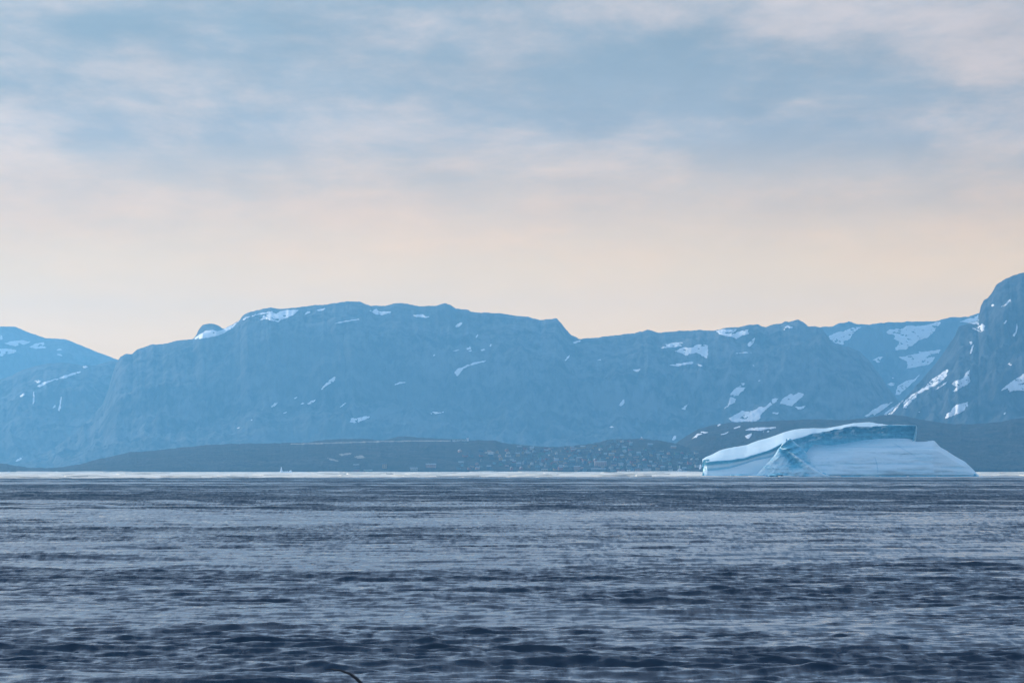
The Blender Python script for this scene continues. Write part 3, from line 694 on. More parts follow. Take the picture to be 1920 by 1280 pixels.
# close both ends with a rough fan of quads towards the slab's core
Vl = V.tolist()
for col_, cxm, sgn in ((0, 1322.0, 1), (nx_ - 1, 1713.0, -1)):
    ring = [r * nx_ + col_ for r in range(ny_)]
    zt = max(Vl[i][2] for i in ring)
    c0 = len(Vl)
    for i in ring:
        v = Vl[i]; Vl.append([v[0] + sgn * 0.6, BY + 40 + (v[1] - BY - 40) * 0.5, v[2] * 0.96]); At.append(0.95)
    c1 = len(Vl); Vl.append([bx(cxm), BY + 45, zt * 0.45]); At.append(0.95)
    for j in range(ny_ - 1):
        Q.append([ring[j], ring[j + 1], c0 + j + 1, c0 + j][::sgn])
        Q.append([c0 + j, c0 + j + 1, c1, c1][::sgn])
quads = np.array([q for q in Q if len(set(q)) == 4]); tris = [q for q in Q if len(set(q)) == 3]
me = bpy.data.meshes.new('tilted_slab')
off_ = np.array([bx(1575), BY + 20, 0])
me.from_pydata((np.array(Vl) - off_).tolist(), [], quads.tolist() + [list(dict.fromkeys(q)) for q in tris])
me.polygons.foreach_set('use_smooth', np.ones(len(me.polygons), bool)); me.update()
set_attr(me, np.clip(At, 0, 1))
link('tilted_slab', me, M_berg, berg)

# --- snow apron: smooth bowl rising from the water to the foot of the blue cliff, with the right shoulder
AP_TOP = [(1462,872),(1480,846),(1492,828),(1504,833),(1533,832),(1560,834),(1591,829),(1620,824),(1646,821.5),(1677,820.5),(1700,821),(1712,823.5),(1716,827),(1735,827),(1743,825.6),(1749,824.8),(1753,826),(1757,831),(1763,837.5),(1775,844),(1790,854),(1800,860),(1808,864),(1818,873),(1826,881),(1832,888),(1835.5,892.5)]
AP_CREASE = [(1462,885),(1490,870),(1530,851),(1570,846),(1610,845),(1650,847),(1690,844),(1730,842),(1752,842),(1765,847),(1780,858),(1795,867),(1812,878),(1826,888),(1835.5,892.8)]
ax = np.linspace(1462.0, 1835.5, 460)
at_ = bz(curve(AP_TOP, ax)) + 0.15 * n1d(ax, 12, 231); ac = bz(curve(AP_CREASE, ax)); ac = np.minimum(ac, at_ * 0.92)
k_ = np.hanning(65); k_ /= k_.sum(); acp = np.pad(ac, 32, 'edge'); ac = np.convolve(acp, k_, 'valid')
tail = np.interp(ax, [1462, 1500, 1715, 1790, 1835.5], [0.7, 1, 1, 0.75, 0.12])
rows = []
def arow(y, z, a): rows.append((np.broadcast_to(y, ax.shape).astype(float), np.broadcast_to(z, ax.shape).astype(float), np.broadcast_to(a, ax.shape).astype(float)))
y0 = np.interp(ax, [1462, 1500, 1600, 1750, 1835.5], [2, 1, -6, 0, 30])
arow(y0 + 2, -4.0, .3); arow(y0 - .5, -.4, .45)
for f_ in np.linspace(0, 1, 34): arow(y0 + 24 * tail * (f_ ** 1.35), 0.15 + (ac - 0.15) * f_, 0.30 * max(0, 1 - f_ * 6) + 0.06)
for f_ in np.linspace(0.03, 1, 30):
    arow(y0 + tail * (24 + 30 * f_), ac + (at_ - ac) * (f_ ** 1.25), 0.05 + 0.22 * smooth(0.45, 1, f_) * (1 - smooth(1690, 1725, ax)))
yk = rows[-1][0]
for f_, g_ in ((.12, .985), (.35, .8), (.7, .4), (1.0, -.1)): arow(yk + 26 * tail * f_ + 2, at_ * g_, 0.1)
Ya = np.array([r[0] for r in rows]) + BY; Za = np.array([r[1] for r in rows]); Aa = np.array([r[2] for r in rows])
PXa = ax[None, :] + 0 * Ya
Xa = bx(PXa)
inner = smooth(1.0, 5.0, Za)
Ya += 2.2 * fbm(PXa / 60.0, Za / 7.0, 4, 240) + 0.9 * np.sin(Za / 1.5 + 1.5 * fbm(PXa / 50.0, Za / 9.0, 2, 244)) * 0.25
Ya -= 3.0 * np.exp(-((PXa - 1655) / 26.0) ** 2 - ((Za - bz(841)) / 3.0) ** 2)        # swell in the drift
ck = np.array([(1640, 857), (1641.5, 861), (1642.8, 865), (1644.5, 870), (1645, 876), (1646.2, 881), (1646, 886)], float)
vein = fbm(PXa / 95.0, (Za + PXa * 0.006) / 1.7, 6, 246, 0.62)
Aa = Aa + 0.34 * smooth(0.05, 0.6, vein) * smooth(1500, 1560, PXa)  # blue veins, strengthened so colour stands in for weak shading of the relief
Aa += 0.18 * np.exp(-((Za - 6.5 - 2 * fbm(PXa / 80.0, PXa * 0, 2, 247)) / 1.2) ** 2) * smooth(1560, 1600, PXa) * (1 - smooth(1740, 1790, PXa))
Aa += 0.40 * smooth(0.62, 1.0, Za / np.maximum(at_[None, :], 1)) * (1 - smooth(1620, 1700, PXa))  # bluer under the cliff: relief shade painted into the ice colour
ckx = np.interp(-(BW - Za / MPP), -ck[::-1, 1], ck[::-1, 0])
Aa += 0.6 * np.exp(-((PXa - ckx) / 0.6) ** 2) * smooth(bz(887), bz(884), Za) * (1 - smooth(bz(859), bz(856), Za))
vx = 1700 + (Za - bz(845)) * -3.2                                                     # bluish seams running across the drift
Aa += 0.35 * np.exp(-((PXa - vx) / 2.2) ** 2) * smooth(bz(858), bz(850), Za) * (1 - smooth(bz(834), bz(828), Za))
Aa += 0.8 * (1 - smooth(0.5, 1.6, Za))                                                # wave-cut notch
Ya += 0.8 * smooth(0.1, 0.5, vein) + 1.6 * np.exp(-((Za - 0.9) / 0.7) ** 2)
berg_part('snow_apron', np.stack([Xa * Ya / BY, Ya, Za], -1), grid_quads(*Ya.shape), np.clip(Aa, 0, 1))
# --- fin: jagged buttress standing out in front of the slab
FL = [(893, 1418), (888, 1420), (885, 1423), (880, 1428), (875, 1432), (866, 1441), (854, 1452), (846, 1457), (840, 1461), (834, 1465.5), (830, 1469), (826, 1475), (823, 1479), (821.5, 1480.8)]
FR = [(893, 1559), (889, 1549), (886, 1541), (879, 1533.5), (871, 1526), (862, 1519.5), (854, 1515), (846, 1510), (840, 1503), (835, 1497), (829, 1490.5), (824, 1485.5), (821.5, 1481.6)]
pv_ = np.linspace(893.0, 821.6, 84); sgrid = np.linspace(0, 1, 96)
Lx = np.interp(-pv_, [-p[0] for p in FL], [p[1] for p in FL]) + 0.7 * fbm(pv_ / 5.0, pv_ * 0, 4, 251)
Rx = np.interp(-pv_, [-p[0] for p in FR], [p[1] for p in FR]) + 1.0 * fbm(pv_ / 4.0, pv_ * 0 + 5, 4, 252)
Rx = np.maximum(Rx, Lx + 0.4)
S_, Vv = np.meshgrid(sgrid, pv_)
PXf = Lx[:, None] + (Rx - Lx)[:, None] * S_
Zf = bz(Vv)
hN = Zf / bz(821.6)
bulge = 24.0 * (1 - hN) ** 0.9 + 4.0
crest_px = np.interp(-Vv, [-893, -883, -872, -862, -850, -842, -836, -821], [1556, 1531, 1513, 1500, 1484, 1470, 1464, 1480])   # bright spine curling down to the right
crest_s = np.clip((crest_px - Lx[:, None]) / (Rx - Lx)[:, None], 0.02, 0.98)
prof = np.where(S_ < crest_s, (S_ / crest_s) ** 0.75, np.clip((1 - S_) / (1 - crest_s), 0, 1) ** 0.8)
hollow = np.exp(-((S_ - crest_s * 0.74) / 0.15) ** 2) * smooth(0.10, 0.35, hN) * (1 - smooth(0.72, 0.9, hN))
depthf = bulge * prof - 7.5 * hollow
Yf_ = BY - 7.0 + 20.0 * hN - depthf
rgh = 1.7 * ridged(PXf / 24.0 + Vv / 30.0, Vv / 17.0, 4, 255) + 0.7 * fbm(PXf / 6.0, Vv / 5.0, 4, 257)
mid_ = np.sin(np.pi * np.clip(S_, 0, 1)) ** 0.5
Yf_ -= rgh * mid_ * 1.9
scal = smooth(0, 0.12, S_ - crest_s) * mid_
Yf_ += 2.0 * scal * np.sin(Vv / 2.1 + PXf / 5.0) * smooth(0.2, 0.5, hN)
attr = 0.34 + 0.80 * np.clip(hollow, 0, 1) + 0.75 * scal * smooth(0.12, 0.4, hN) + 0.45 * smooth(-0.1, 0.5, fbm(PXf / 14.0, Vv / 7.0, 4, 259)) - 0.35 * np.exp(-((S_ - crest_s) / 0.05) ** 2)  # hollow and right facet bluer: ice colour with the facet's shade painted in
Vf = np.stack([bx(PXf) * Yf_ / BY, Yf_, Zf], -1)
Vf[0, :, 2] = -3.0
# closed behind: the same outline pushed back into the slab
Vb = np.stack([bx(PXf), 0 * PXf + BY + 30.0, np.where(Vv > 892, -3.0, Zf)], -1)
nfv = Vf.shape[0] * Vf.shape[1]; nyf_, nxf_ = PXf.shape
Qf = grid_quads(nyf_, nxf_); Qb = grid_quads(nyf_, nxf_, nfv)[:, ::-1]
side = []
for j in range(nyf_ - 1):
    for i_, d_ in ((0, 1), (nxf_ - 1, -1)):
        q = [j * nxf_ + i_, (j + 1) * nxf_ + i_, nfv + (j + 1) * nxf_ + i_, nfv + j * nxf_ + i_]
        side.append(q[::d_])
topi = (nyf_ - 1) * nxf_
side += [[topi + i, topi + i + 1, nfv + topi + i + 1, nfv + topi + i] for i in range(nxf_ - 1)]
Vall = np.vstack([Vf.reshape(-1, 3), Vb.reshape(-1, 3)])
berg_part('ice_fin', Vall, np.vstack([Qf, Qb, np.array(side)]), np.clip(np.concatenate([attr.ravel(), attr.ravel() * 0 + .5]), 0, 1))
# --- ice foot: low wave-washed ledges at the waterline
def ledge(p0, p1, hgt, dep, seed, yc_):
    u = np.linspace(0, 1, 60)[None, :]; v = np.linspace(0, 1, 14)[:, None]
    pxl = p0 + (p1 - p0) * u + 0 * v
    hh = hgt * MPP * np.sin(np.pi * u) ** 0.6 * (0.75 + 0.45 * fbm(pxl / 14.0, 0 * pxl, 4, seed))
    an = np.pi * v
    Zl = hh * np.sin(an) ** 0.8 - 0.5; Yl = BY + yc_ - dep * np.cos(an) * (0.6 + 0.4 * np.sin(np.pi * u)) * -1 * -1
    Zl = Zl + 0.5 * fbm(pxl / 6.0, v * 4 + 0 * u, 4, seed + 2) * np.sin(an); Yl = Yl + 1.2 * fbm(pxl / 8.0, v * 3 + 0 * u, 3, seed + 4)
    a = 0.85 + 0.5 * fbm(pxl / 12.0, v * 2 + 0 * u, 4, seed + 6) - 0.45 * np.sin(an) ** 2  # teal base, paler crown: shade painted in so the ledges show relief
    berg_part('ice_foot', np.stack([bx(pxl), Yl, Zl], -1), grid_quads(14, 60), np.clip(a, 0, 1))
ledge(1363, 1432, 8.5, 7.0, 271, -4.0)
ledge(1405, 1470, 8.0, 8.0, 281, -14.0)
ledge(1470, 1560, 5.5, 7.0, 291, -17.0)
ledge(1318, 1366, 4.0, 4.0, 301, -2.0)

# --- dark broken blocks at the undercut left tip and at the right foot
def block(px_, py_, w_, h_, yy_, seed, a_):
    u = np.linspace(0, 2 * np.pi, 18)[None, :]; v = np.linspace(0.001, np.pi - 0.001, 10)[:, None]
    k_ = 1 + 0.45 * fbm(np.cos(u) * 2 + 0 * v + seed, v * 2 + np.sin(u), 3, seed)
    X = bx(px_) + w_ * MPP * .5 * np.sin(v) * np.cos(u) * k_; Y = BY + yy_ + w_ * MPP * .5 * np.sin(v) * np.sin(u) * k_
    Z = bz(py_) + h_ * MPP * .5 * np.cos(v) * k_ + 0 * u
    berg_part('ice_block', np.stack([X, Y, Z], -1), grid_quads(10, 18), a_ + 0 * X, False)
block(1320, 864.5, 6, 5, -1, 401, 1.0); block(1326, 862.5, 9, 3.5, -2, 402, .9); block(1318.5, 872, 4, 9, 0, 403, 1.0); block(1318.5, 889, 3.5, 8, -1, 404, 1.0)
block(1834, 890.5, 5, 5.5, 30, 405, 1.0); block(1372, 891, 9, 4, -12, 406, .9); block(1541, 890.5, 12, 8, -24, 407, .95); block(1452, 890, 26, 7, -34, 408, .9); block(1476, 824.5, 4, 5, 8, 409, .7)
# ------------------------------------------------------------------ small bergs in the distance
def lump(name, px, py_base, Y, wpx, hpx, seed, label, spires=(), group=None, cat='iceberg'):
    """low ragged berg: radial blob with optional pinnacles given as (offset px, height px, width px)"""
    m = Y / F; c = P(px, py_base, Y)
    nu, nv = 40, 14
    u = np.linspace(0, 2 * np.pi, nu, endpoint=False)[None, :]; v = np.linspace(0, 1, nv)[:, None]
    rx = wpx * m * 0.5; ry = rx * 0.55
    X = rx * v * np.cos(u); Yy = ry * v * np.sin(u)
    Hh = hpx * m * (1 - v ** 2.2) * (0.65 + 0.5 * fbm(X / (rx * .35) + seed, Yy / (rx * .35), 4, seed))
    for o_, h_, w_ in spires:
        Hh = np.maximum(Hh, h_ * m * np.exp(-((X - o_ * m) / (w_ * m * .5)) ** 4 - (Yy / (w_ * m * .9)) ** 4))
    Z = Hh - 1.0 * v ** 6
    me = np_mesh(name, np.stack([X, Yy, Z], -1).reshape(-1, 3), np.vstack([grid_quads(nv, nu), np.array([[j * nu + nu - 1, j * nu, (j + 1) * nu, (j + 1) * nu + nu - 1] for j in range(nv - 1)])])[:, ::-1])
    set_attr(me, np.clip(0.15 + 0.3 * fbm(X / (rx * .3), Yy / (rx * .3), 3, seed + 9), 0, 1))
    o = link(name, me, M_berg2); o.location = (c.x, Y, 0.15)
    return tag(o, label, cat, group)
M_berg2 = ice_mat('small_berg_ice', (0.80, 0.86, 0.90), (0.88, 0.90, 0.92), (0.40, 0.62, 0.74), (0.6, 0.76, 0.84))
lump('small_iceberg', 536, 884.5, 7300, 30, 3.4, 11, 'small pale iceberg with a thin upright spire off the left shore', ((-8.5, 10.5, 3.4), (9, 4.6, 5)))
lump('ice_chunk', 16.5, 884.5, 7150, 7, 3.4, 21, 'tiny bright ice chunk at the far left end of the ice band', cat='ice chunk')
lump('ice_chunk', 106, 884.2, 7200, 13, 3.6, 31, 'small domed white ice chunk left of the dark gap in the ice band', cat='ice chunk')
lump('ice_chunk', 139, 884.2, 7250, 18, 2.2, 41, 'long low white ice chunk just right of the small domed one', cat='ice chunk')
lump('ice_chunk', 236, 884.0, 7300, 26, 1.8, 51, 'low flat ice chunk below the left foot of the rising hill', cat='ice chunk')
lump('ice_chunk', 566, 884.2, 7300, 20, 1.6, 61, 'low white ice chunk between the spired iceberg and the black bird', cat='ice chunk')

# loose fragments drifting at the foot of the big iceberg
rf_ = random.Random(9)
ORD = ['first', 'second', 'third', 'fourth', 'fifth', 'sixth', 'seventh', 'eighth', 'ninth', 'tenth', 'eleventh', 'twelfth', 'thirteenth', 'fourteenth']
for i, px_ in enumerate([1304, 1345, 1381, 1399, 1437, 1463, 1500, 1528, 1571, 1612, 1655, 1701, 1760, 1846]):
    lump('ice_fragment', px_ + rf_.uniform(-5, 5), 893.5, BY - rf_.uniform(46, 130), rf_.uniform(3, 8), rf_.uniform(1.0, 2.2), 800 + i,
         '%s small ice fragment from the left at the large iceberg foot' % ORD[i], group='ice fragments round the iceberg', cat='ice fragment')
# ------------------------------------------------------------------ gravel road along the top of the coastal hill
M_gravel = plain('pale_gravel', (0.24, 0.215, 0.19), 0.9, 0.15, 0.1)
road = drape('road', [(545, 831.6), (600, 830.2), (660, 828.4), (712, 826.8), (780, 825.8), (846, 825.8), (846, 827.2), (780, 827.4), (712, 828.6), (660, 830.2), (600, 832), (545, 833.2)], M_gravel, 1.0, 1.5, 0.0, 77, parent=False)
if road: road["kind"] = "structure"
k = 0
for poly in ([(608,855),(618,858),(632,862),(640,865),(630,865),(618,862)], [(632,851),(650,849),(662,848),(658,852),(640,854)], [(662,855),(680,853),(688,858),(670,860)], [(905,847),(925,846),(930,849),(910,850)], [(1017,841),(1024,845),(1032,852),(1034,854),(1028,854),(1022,847)]):
    k += 1; drape('bare_rock', poly, M_gravel, 1.0, 0.6, 2.0, 700 + k)

# ------------------------------------------------------------------ the town: houses on the coastal slope
WALLS = {'white': (0.46, 0.45, 0.43), 'pale blue': (0.15, 0.23, 0.28), 'red': (0.27, 0.08, 0.06), 'ochre': (0.36, 0.23, 0.12), 'green': (0.09, 0.18, 0.14), 'dark blue': (0.05, 0.09, 0.16), 'grey': (0.17, 0.17, 0.175), 'pink': (0.44, 0.27, 0.23)}
M_wall = {k_: plain('paint_' + k_.replace(' ', '_'), c_, 0.7, 0.08, 0.5) for k_, c_ in WALLS.items()}
M_roof = plain('dark_roof_felt', (0.07, 0.075, 0.085), 0.85, 0.2, 0.5)
M_roof2 = plain('pale_metal_roof', (0.30, 0.31, 0.32), 0.5, 0.1, 0.3)
M_glass = plain('window_glass', (0.03, 0.04, 0.05), 0.15, 0.1, 1.0)
M_white = plain('white_paint', (0.8, 0.8, 0.79), 0.5, 0.05, 1.0)
M_conc = plain('concrete', (0.34, 0.33, 0.31), 0.9, 0.12, 0.3)
M_dark = plain('dark_hull', (0.03, 0.035, 0.04), 0.5, 0.2, 1.0)

def box(L, W, z0, z1, x=0, y=0):
    X0, X1, Y0, Y1 = x - L / 2, x + L / 2, y - W / 2, y + W / 2
    V = [(X0, Y0, z0), (X1, Y0, z0), (X1, Y1, z0), (X0, Y1, z0), (X0, Y0, z1), (X1, Y0, z1), (X1, Y1, z1), (X0, Y1, z1)]
    Q_ = [(0, 3, 2, 1), (4, 5, 6, 7), (0, 1, 5, 4), (1, 2, 6, 5), (2, 3, 7, 6), (3, 0, 4, 7)]
    return V, Q_
def mesh_of(name, parts):
    V, Fc = [], []
    for v, f in parts:
        o_ = len(V); V += list(v); Fc += [tuple(i + o_ for i in q) for q in f]
    me = bpy.data.meshes.new(name); me.from_pydata(V, [], Fc); me.update(); return me
_cache = {}
def house_meshes(L, W, Hh, rise, colr, roof):
    key = (L, W, Hh, rise, colr, roof)
    if key in _cache: return _cache[key]
    h2 = W / 2
    wallV = [(-L/2, -h2, -3.5), (L/2, -h2, -3.5), (L/2, h2, -3.5), (-L/2, h2, -3.5), (-L/2, -h2, Hh), (L/2, -h2, Hh), (L/2, h2, Hh), (-L/2, h2, Hh), (-L/2, 0, Hh + rise), (L/2, 0, Hh + rise)]
    wallF = [(0, 1, 5, 4), (2, 3, 7, 6), (1, 2, 6, 9, 5), (3, 0, 4, 8, 7)]
    me = mesh_of('wall', [(wallV, wallF)]); me.materials.append(M_wall[colr])
    ov, th_ = 0.45, 0.22
    e = ov * rise / h2
    def slab_(s):
        V = []
        for zz in (0.03, th_):
            V += [(-L/2 - ov, s * (h2 + ov), Hh - e + zz), (L/2 + ov, s * (h2 + ov), Hh - e + zz), (L/2 + ov, 0, Hh + rise + zz), (-L/2 - ov, 0, Hh + rise + zz)]
        return V, [(0, 1, 2, 3), (7, 6, 5, 4), (0, 4, 5, 1), (1, 5, 6, 2), (2, 6, 7, 3), (3, 7, 4, 0)]
    rf = mesh_of('roof', [slab_(1), slab_(-1)]); rf.materials.append(M_roof if roof == 0 else M_roof2)
    wn = mesh_of('window', [box(1.3, 0.12, 1.3, 2.6, 0, 0)]); wn.materials.append(M_glass)
    _cache[key] = (me, rf, wn); return _cache[key]

hb = dict(TERRAIN)[hill_town]
def ground(x, y):
    h, nrm, idx, d = hb.ray_cast(Vector((x, y, 500.0)), Vector((0, 0, -1)))
    return h.z if h is not None else 0.3
def site(px, py):
    """point of the coastal hill seen at this place"""
    o_ = Vector((0, 0, CH)); d = (P(px, py, 1000.0) - o_).normalized()
    h, nrm, idx, dist_ = hb.ray_cast(o_, d)
    return h
def house(px, py, L, W, Hh, rise, colr, roof, rz, label, group, name='house', cat='house', windows=True):
    h = site(px, py)
    if h is None: return None
    z = min(ground(h.x + a * L / 2, h.y + b_ * W / 2) for a in (-1, 0, 1) for b_ in (-1, 0, 1)) 
    z = max(z, 0.6) + 0.8
    root = empty(name, (h.x, h.y, z), rz)
    me, rf, wn = house_meshes(L, W, Hh, rise, colr, roof)
    link('wall', me, None, root); link('roof', rf, None, root)
    if windows:
        nw = max(2, int(L // 3.2))
        for st in range(max(1, int(Hh // 2.9))):
            for i in range(nw):
                o_ = link('window', wn, None, root)
                o_.location = ((i + .5) / nw * L - L / 2, -W / 2 - 0.02, st * 2.9)
    tag(root, label, cat, group)
    return root

rs = random.Random(42)
taken = []
def free(px, py, wx, wy):
    for x, y in taken:
        if abs(x - px) < wx and abs(y - py) < wy: return False
    taken.append((px, py)); return True
# landmarks one can pick out
house(1126, 874, 22, 11, 8.5, 1.2, 'pink', 1, 0.05, 'wide pinkish apartment block just above the harbour', None, 'apartment_block', 'building'); taken += [(1117, 871), (1126, 871), (1135, 871)]
house(1187, 871, 11, 8, 7, 2.5, 'red', 0, 0.1, 'largest red building in the middle of the town', None, 'red_building', 'building'); taken.append((1187, 868))
house(1122, 884.0, 27, 9, 4.6, 1.5, 'grey', 1, 0.02, 'long grey harbour shed below the pinkish apartment block', None, 'harbour_shed', 'building'); taken += [(1110, 883), (1122, 883), (1134, 883)]
house(1082, 881, 11, 8, 6.5, 1.5, 'pink', 1, 0.0, 'salmon coloured block at the shore left of the long grey shed', None, 'apartment_block', 'building'); taken.append((1082, 878))
house(1021, 884, 12, 7, 4.0, 1.2, 'ochre', 1, 0.0, 'low ochre shed on the shore at the left end of the town', None, 'harbour_shed', 'building'); taken.append((1021, 883))
house(1149, 884.3, 9, 6, 2.6, 0.8, 'green', 1, 0.0, 'low green shed on the shore right of the long grey shed', None, 'harbour_shed', 'building'); taken.append((1149, 884))
house(1213, 885, 15, 7, 4.2, 1.2, 'white', 1, 0.0, 'wide white shed on the shore at the right end of the town', None, 'harbour_shed', 'building'); taken += [(1213, 883), (1206, 883)]
house(1196, 884, 9, 7, 6.0, 2.0, 'pink', 0, 0.0, 'tall pinkish warehouse on the shore beside the wide white shed', None, 'warehouse', 'building'); taken.append((1196, 881))
house(808, 876, 19, 9, 6.0, 1.5, 'pink', 1, 0.0, 'broad pinkish hall standing alone under the airport', None, 'hall', 'building'); taken += [(800, 873), (808, 873), (816, 873)]
house(721, 877, 9, 8, 7.5, 2.0, 'ochre', 0, 0.0, 'square ochre building left of the broad pinkish hall', None, 'tall_house', 'building'); taken.append((721, 873))
house(776, 881.5, 14, 7, 4.0, 1.2, 'white', 1, 0.0, 'low white shed below and left of the broad pinkish hall', None, 'shed', 'building'); taken.append((776, 880))
house(668, 883.8, 12, 7, 4.0, 1.4, 'red', 0, 0.0, 'low dark red shed by the shore, leftmost building on the coast', None, 'shed', 'building'); taken.append((668, 882))
house(668, 876, 11, 7, 4.5, 1.4, 'grey', 1, 0.0, 'grey shed directly above the leftmost red shed', None, 'shed', 'building'); taken.append((668, 873))
house(690, 884.0, 16, 6, 2.6, 0.8, 'green', 1, 0.0, 'flat green shed beside the leftmost red shed', None, 'shed', 'building'); taken += [(688, 883), (694, 883)]
# the rest of the town, row above row
cols = ['white'] * 3 + ['pale blue'] * 5 + ['grey'] * 5 + ['dark blue'] * 3 + ['red'] * 4 + ['ochre'] * 3 + ['green', 'green', 'pink', 'pink']
def ridge_row(px): return np.interp(px, [840, 900, 930, 955, 1010, 1045, 1100, 1145, 1200, 1258, 1310], [826, 826, 827, 833, 838, 838.5, 834, 825.5, 823, 830, 846])
KIND = {(7, 5.5, 2.8, 2.0): 'small', (8, 6, 3.2, 2.2): 'gabled', (8, 6, 4.6, 2.2): 'tall', (10, 6, 3.0, 1.9): 'long', (5.5, 5, 3.6, 2.3): 'narrow'}
def place(px, py, rt_):
    f_ = (py - rt_) / (885 - rt_)
    v_ = 'on top' if f_ < 0.22 else 'high' if f_ < 0.48 else 'midway' if f_ < 0.75 else 'low'
    h_ = 'left of the town' if px < 930 else 'in thin left town end' if px < 1000 else 'in the saddle' if px < 1035 else 'left of pinkish block' if px < 1100 else 'near pinkish block' if px < 1150 else 'left of red building' if px < 1187 else 'under radar dome' if px < 1222 else 'right of radar dome' if px < 1262 else 'beside iceberg tip'
    return v_ + ' ' + h_
count = 0; used_labels = set()
for _ in range(5200):
    px = rs.uniform(850, 1308)
    if rs.random() > np.interp(px, [850, 910, 1010, 1060], [0.06, 0.25, 0.6, 1.0]): continue
    rt_ = ridge_row(px)
    low = 884.0
    py = rs.uniform(rt_ + 5, low)
    py = rt_ + 5 + round((py - rt_ - 5) / 4.8) * 4.8 + rs.uniform(-0.9, 0.9) + 1.2 * math.sin(px / 17.0)
    if py > low or py < rt_ + 4: continue
    if 1185 < px < 1300 and py < 847 and rs.random() < 0.93: continue      # bare crag right of the hilltop
    if px > 1235 and 866 < py and rs.random() < 0.8: continue
    if px < 970 and py < 846: continue
    if not free(px, py, 8.6, 4.0): continue
    for _try in range(30):
        c_ = rs.choice(cols); dims = rs.choice(list(KIND)); rf_ = 1 if rs.random() < 0.18 else 0
        lab = '%s %s house with %s roof %s' % (KIND[dims], c_, ('dark', 'pale')[rf_], place(px, py, rt_))
        if lab not in used_labels: break
    used_labels.add(lab)
    if house(px, py, *dims, c_, rf_, rs.choice([0, 0, math.pi / 2]) + rs.uniform(-.35, .35), lab, 'houses of the hillside town', windows=False): count += 1
    if count >= 235: break
print('houses', count)

# airport terminal on the hilltop
h = site(861, 826.4)
if h is None: h = P(861, 825.0, 8700)
ter = empty('airport_terminal', (h.x, h.y, h.z - 0.3))
tag(ter, 'long low white terminal with green trim on the hilltop above the shore', 'building')
link('wall', mesh_of('wall', [box(27, 10, -4, 3.6)]), M_white, ter)
link('roof', mesh_of('roof', [box(28, 11, 3.62, 4.3)]), M_wall['green'], ter)
link('tower', mesh_of('tower', [box(4.5, 4.5, -4, 5.6, 17.5, 0), box(5.4, 5.4, 5.62, 6.6, 17.5, 0)]), M_white, ter)
wn = mesh_of('window', [box(2.2, 0.15, 1.0, 2.6)])
for i in range(8):
    o_ = link('window', wn, M_glass, ter); o_.location = (-11.5 + i * 3.3, -5.03, 0)

# radome station on the town's hilltop
h = site(1203, 823.6) or site(1203, 825)
rad = empty('radar_station', (h.x, h.y, h.z))
tag(rad, 'white domed radar station on the crest above the town', 'building')
link('wall', mesh_of('wall', [box(7, 5, -3, 2.4)]), M_wall['pink'], rad)
u_ = np.linspace(0, 2 * np.pi, 20, endpoint=False); 
Vd = [(1.9 * math.cos(e_) * math.cos(a_), 1.9 * math.cos(e_) * math.sin(a_), 2.4 + 1.6 + 1.9 * math.sin(e_)) for e_ in np.linspace(-.9, 1.5, 9) for a_ in u_]
Qd = [(j * 20 + i, j * 20 + (i + 1) % 20, (j + 1) * 20 + (i + 1) % 20, (j + 1) * 20 + i) for j in range(8) for i in range(20)]
link('dome', mesh_of('dome', [(Vd, Qd)]), M_white, rad)

# two white tanks on the quay
def tank(px, label):
    Y = 7830.0; c = P(px, 885, Y); n = 18
    prof_ = [(1.75, -3), (1.75, 3.0), (1.5, 3.4), (0.8, 3.7), (0.05, 3.8)]
    V = [(r * math.cos(2 * math.pi * i / n), r * math.sin(2 * math.pi * i / n), z) for r, z in prof_ for i in range(n)]
    Q_ = [(j * n + i, j * n + (i + 1) % n, (j + 1) * n + (i + 1) % n, (j + 1) * n + i) for j in range(len(prof_) - 1) for i in range(n)]
    root = empty('storage_tank', (c.x, Y, 1.2)); link('shell', mesh_of('shell', [(V, Q_)]), M_white, root)
    link('ladder', mesh_of('ladder', [box(.35, .12, -1, 3.3, 0, -1.85)]), M_conc, root)
    tag(root, label, 'tank')
tank(1177, 'left one of two bright white tanks on the harbour quay')
tank(1181.5, 'right one of two bright white tanks on the harbour quay')

# ------------------------------------------------------------------ boats
def hull_mesh(L, W, D, sheer=0.25):
    st = [(-.5, .75), (-.3, .95), (0, 1.0), (.25, .85), (.4, .5), (.5, .04)]
    V = []
    for s_, wv in st:
        zt = D * (1 + sheer * max(0, s_) * 2); yb = W / 2 * wv
        V += [(s_ * L, -yb, zt), (s_ * L * .96, -yb * .75, -0.4), (s_ * L * .96, yb * .75, -0.4), (s_ * L, yb, zt)]
    Q_ = []
    for i in range(len(st) - 1):
        a_ = i * 4; b_ = a_ + 4
        Q_ += [(a_, a_ + 1, b_ + 1, b_), (a_ + 1, a_ + 2, b_ + 2, b_ + 1), (a_ + 2, a_ + 3, b_ + 3, b_ + 2), (a_ + 3, a_, b_, b_ + 3)]
    Q_ += [(3, 2, 1, 0), tuple(len(V) - 4 + i for i in range(4))]
    return mesh_of('hull', [(V, Q_)])
Yb_ = 5200.0; c = P(731.5, 889.5, Yb_)
boat = empty('motor_boat', (c.x, Yb_, 0.75), math.radians(3))
tag(boat, 'small open grey motorboat crossing the white ice band', 'boat')
link('hull', hull_mesh(8.6, 2.3, 0.75), plain('grey_hull', (0.20, 0.20, 0.21), 0.5), boat)
link('windscreen', mesh_of('windscreen', [box(0.6, 1.6, 0.76, 1.35, 1.2, 0)]), M_glass, boat)
link('outboard', mesh_of('outboard', [box(0.5, 0.5, 0.2, 1.5, -4.5, 0)]), M_dark, boat)

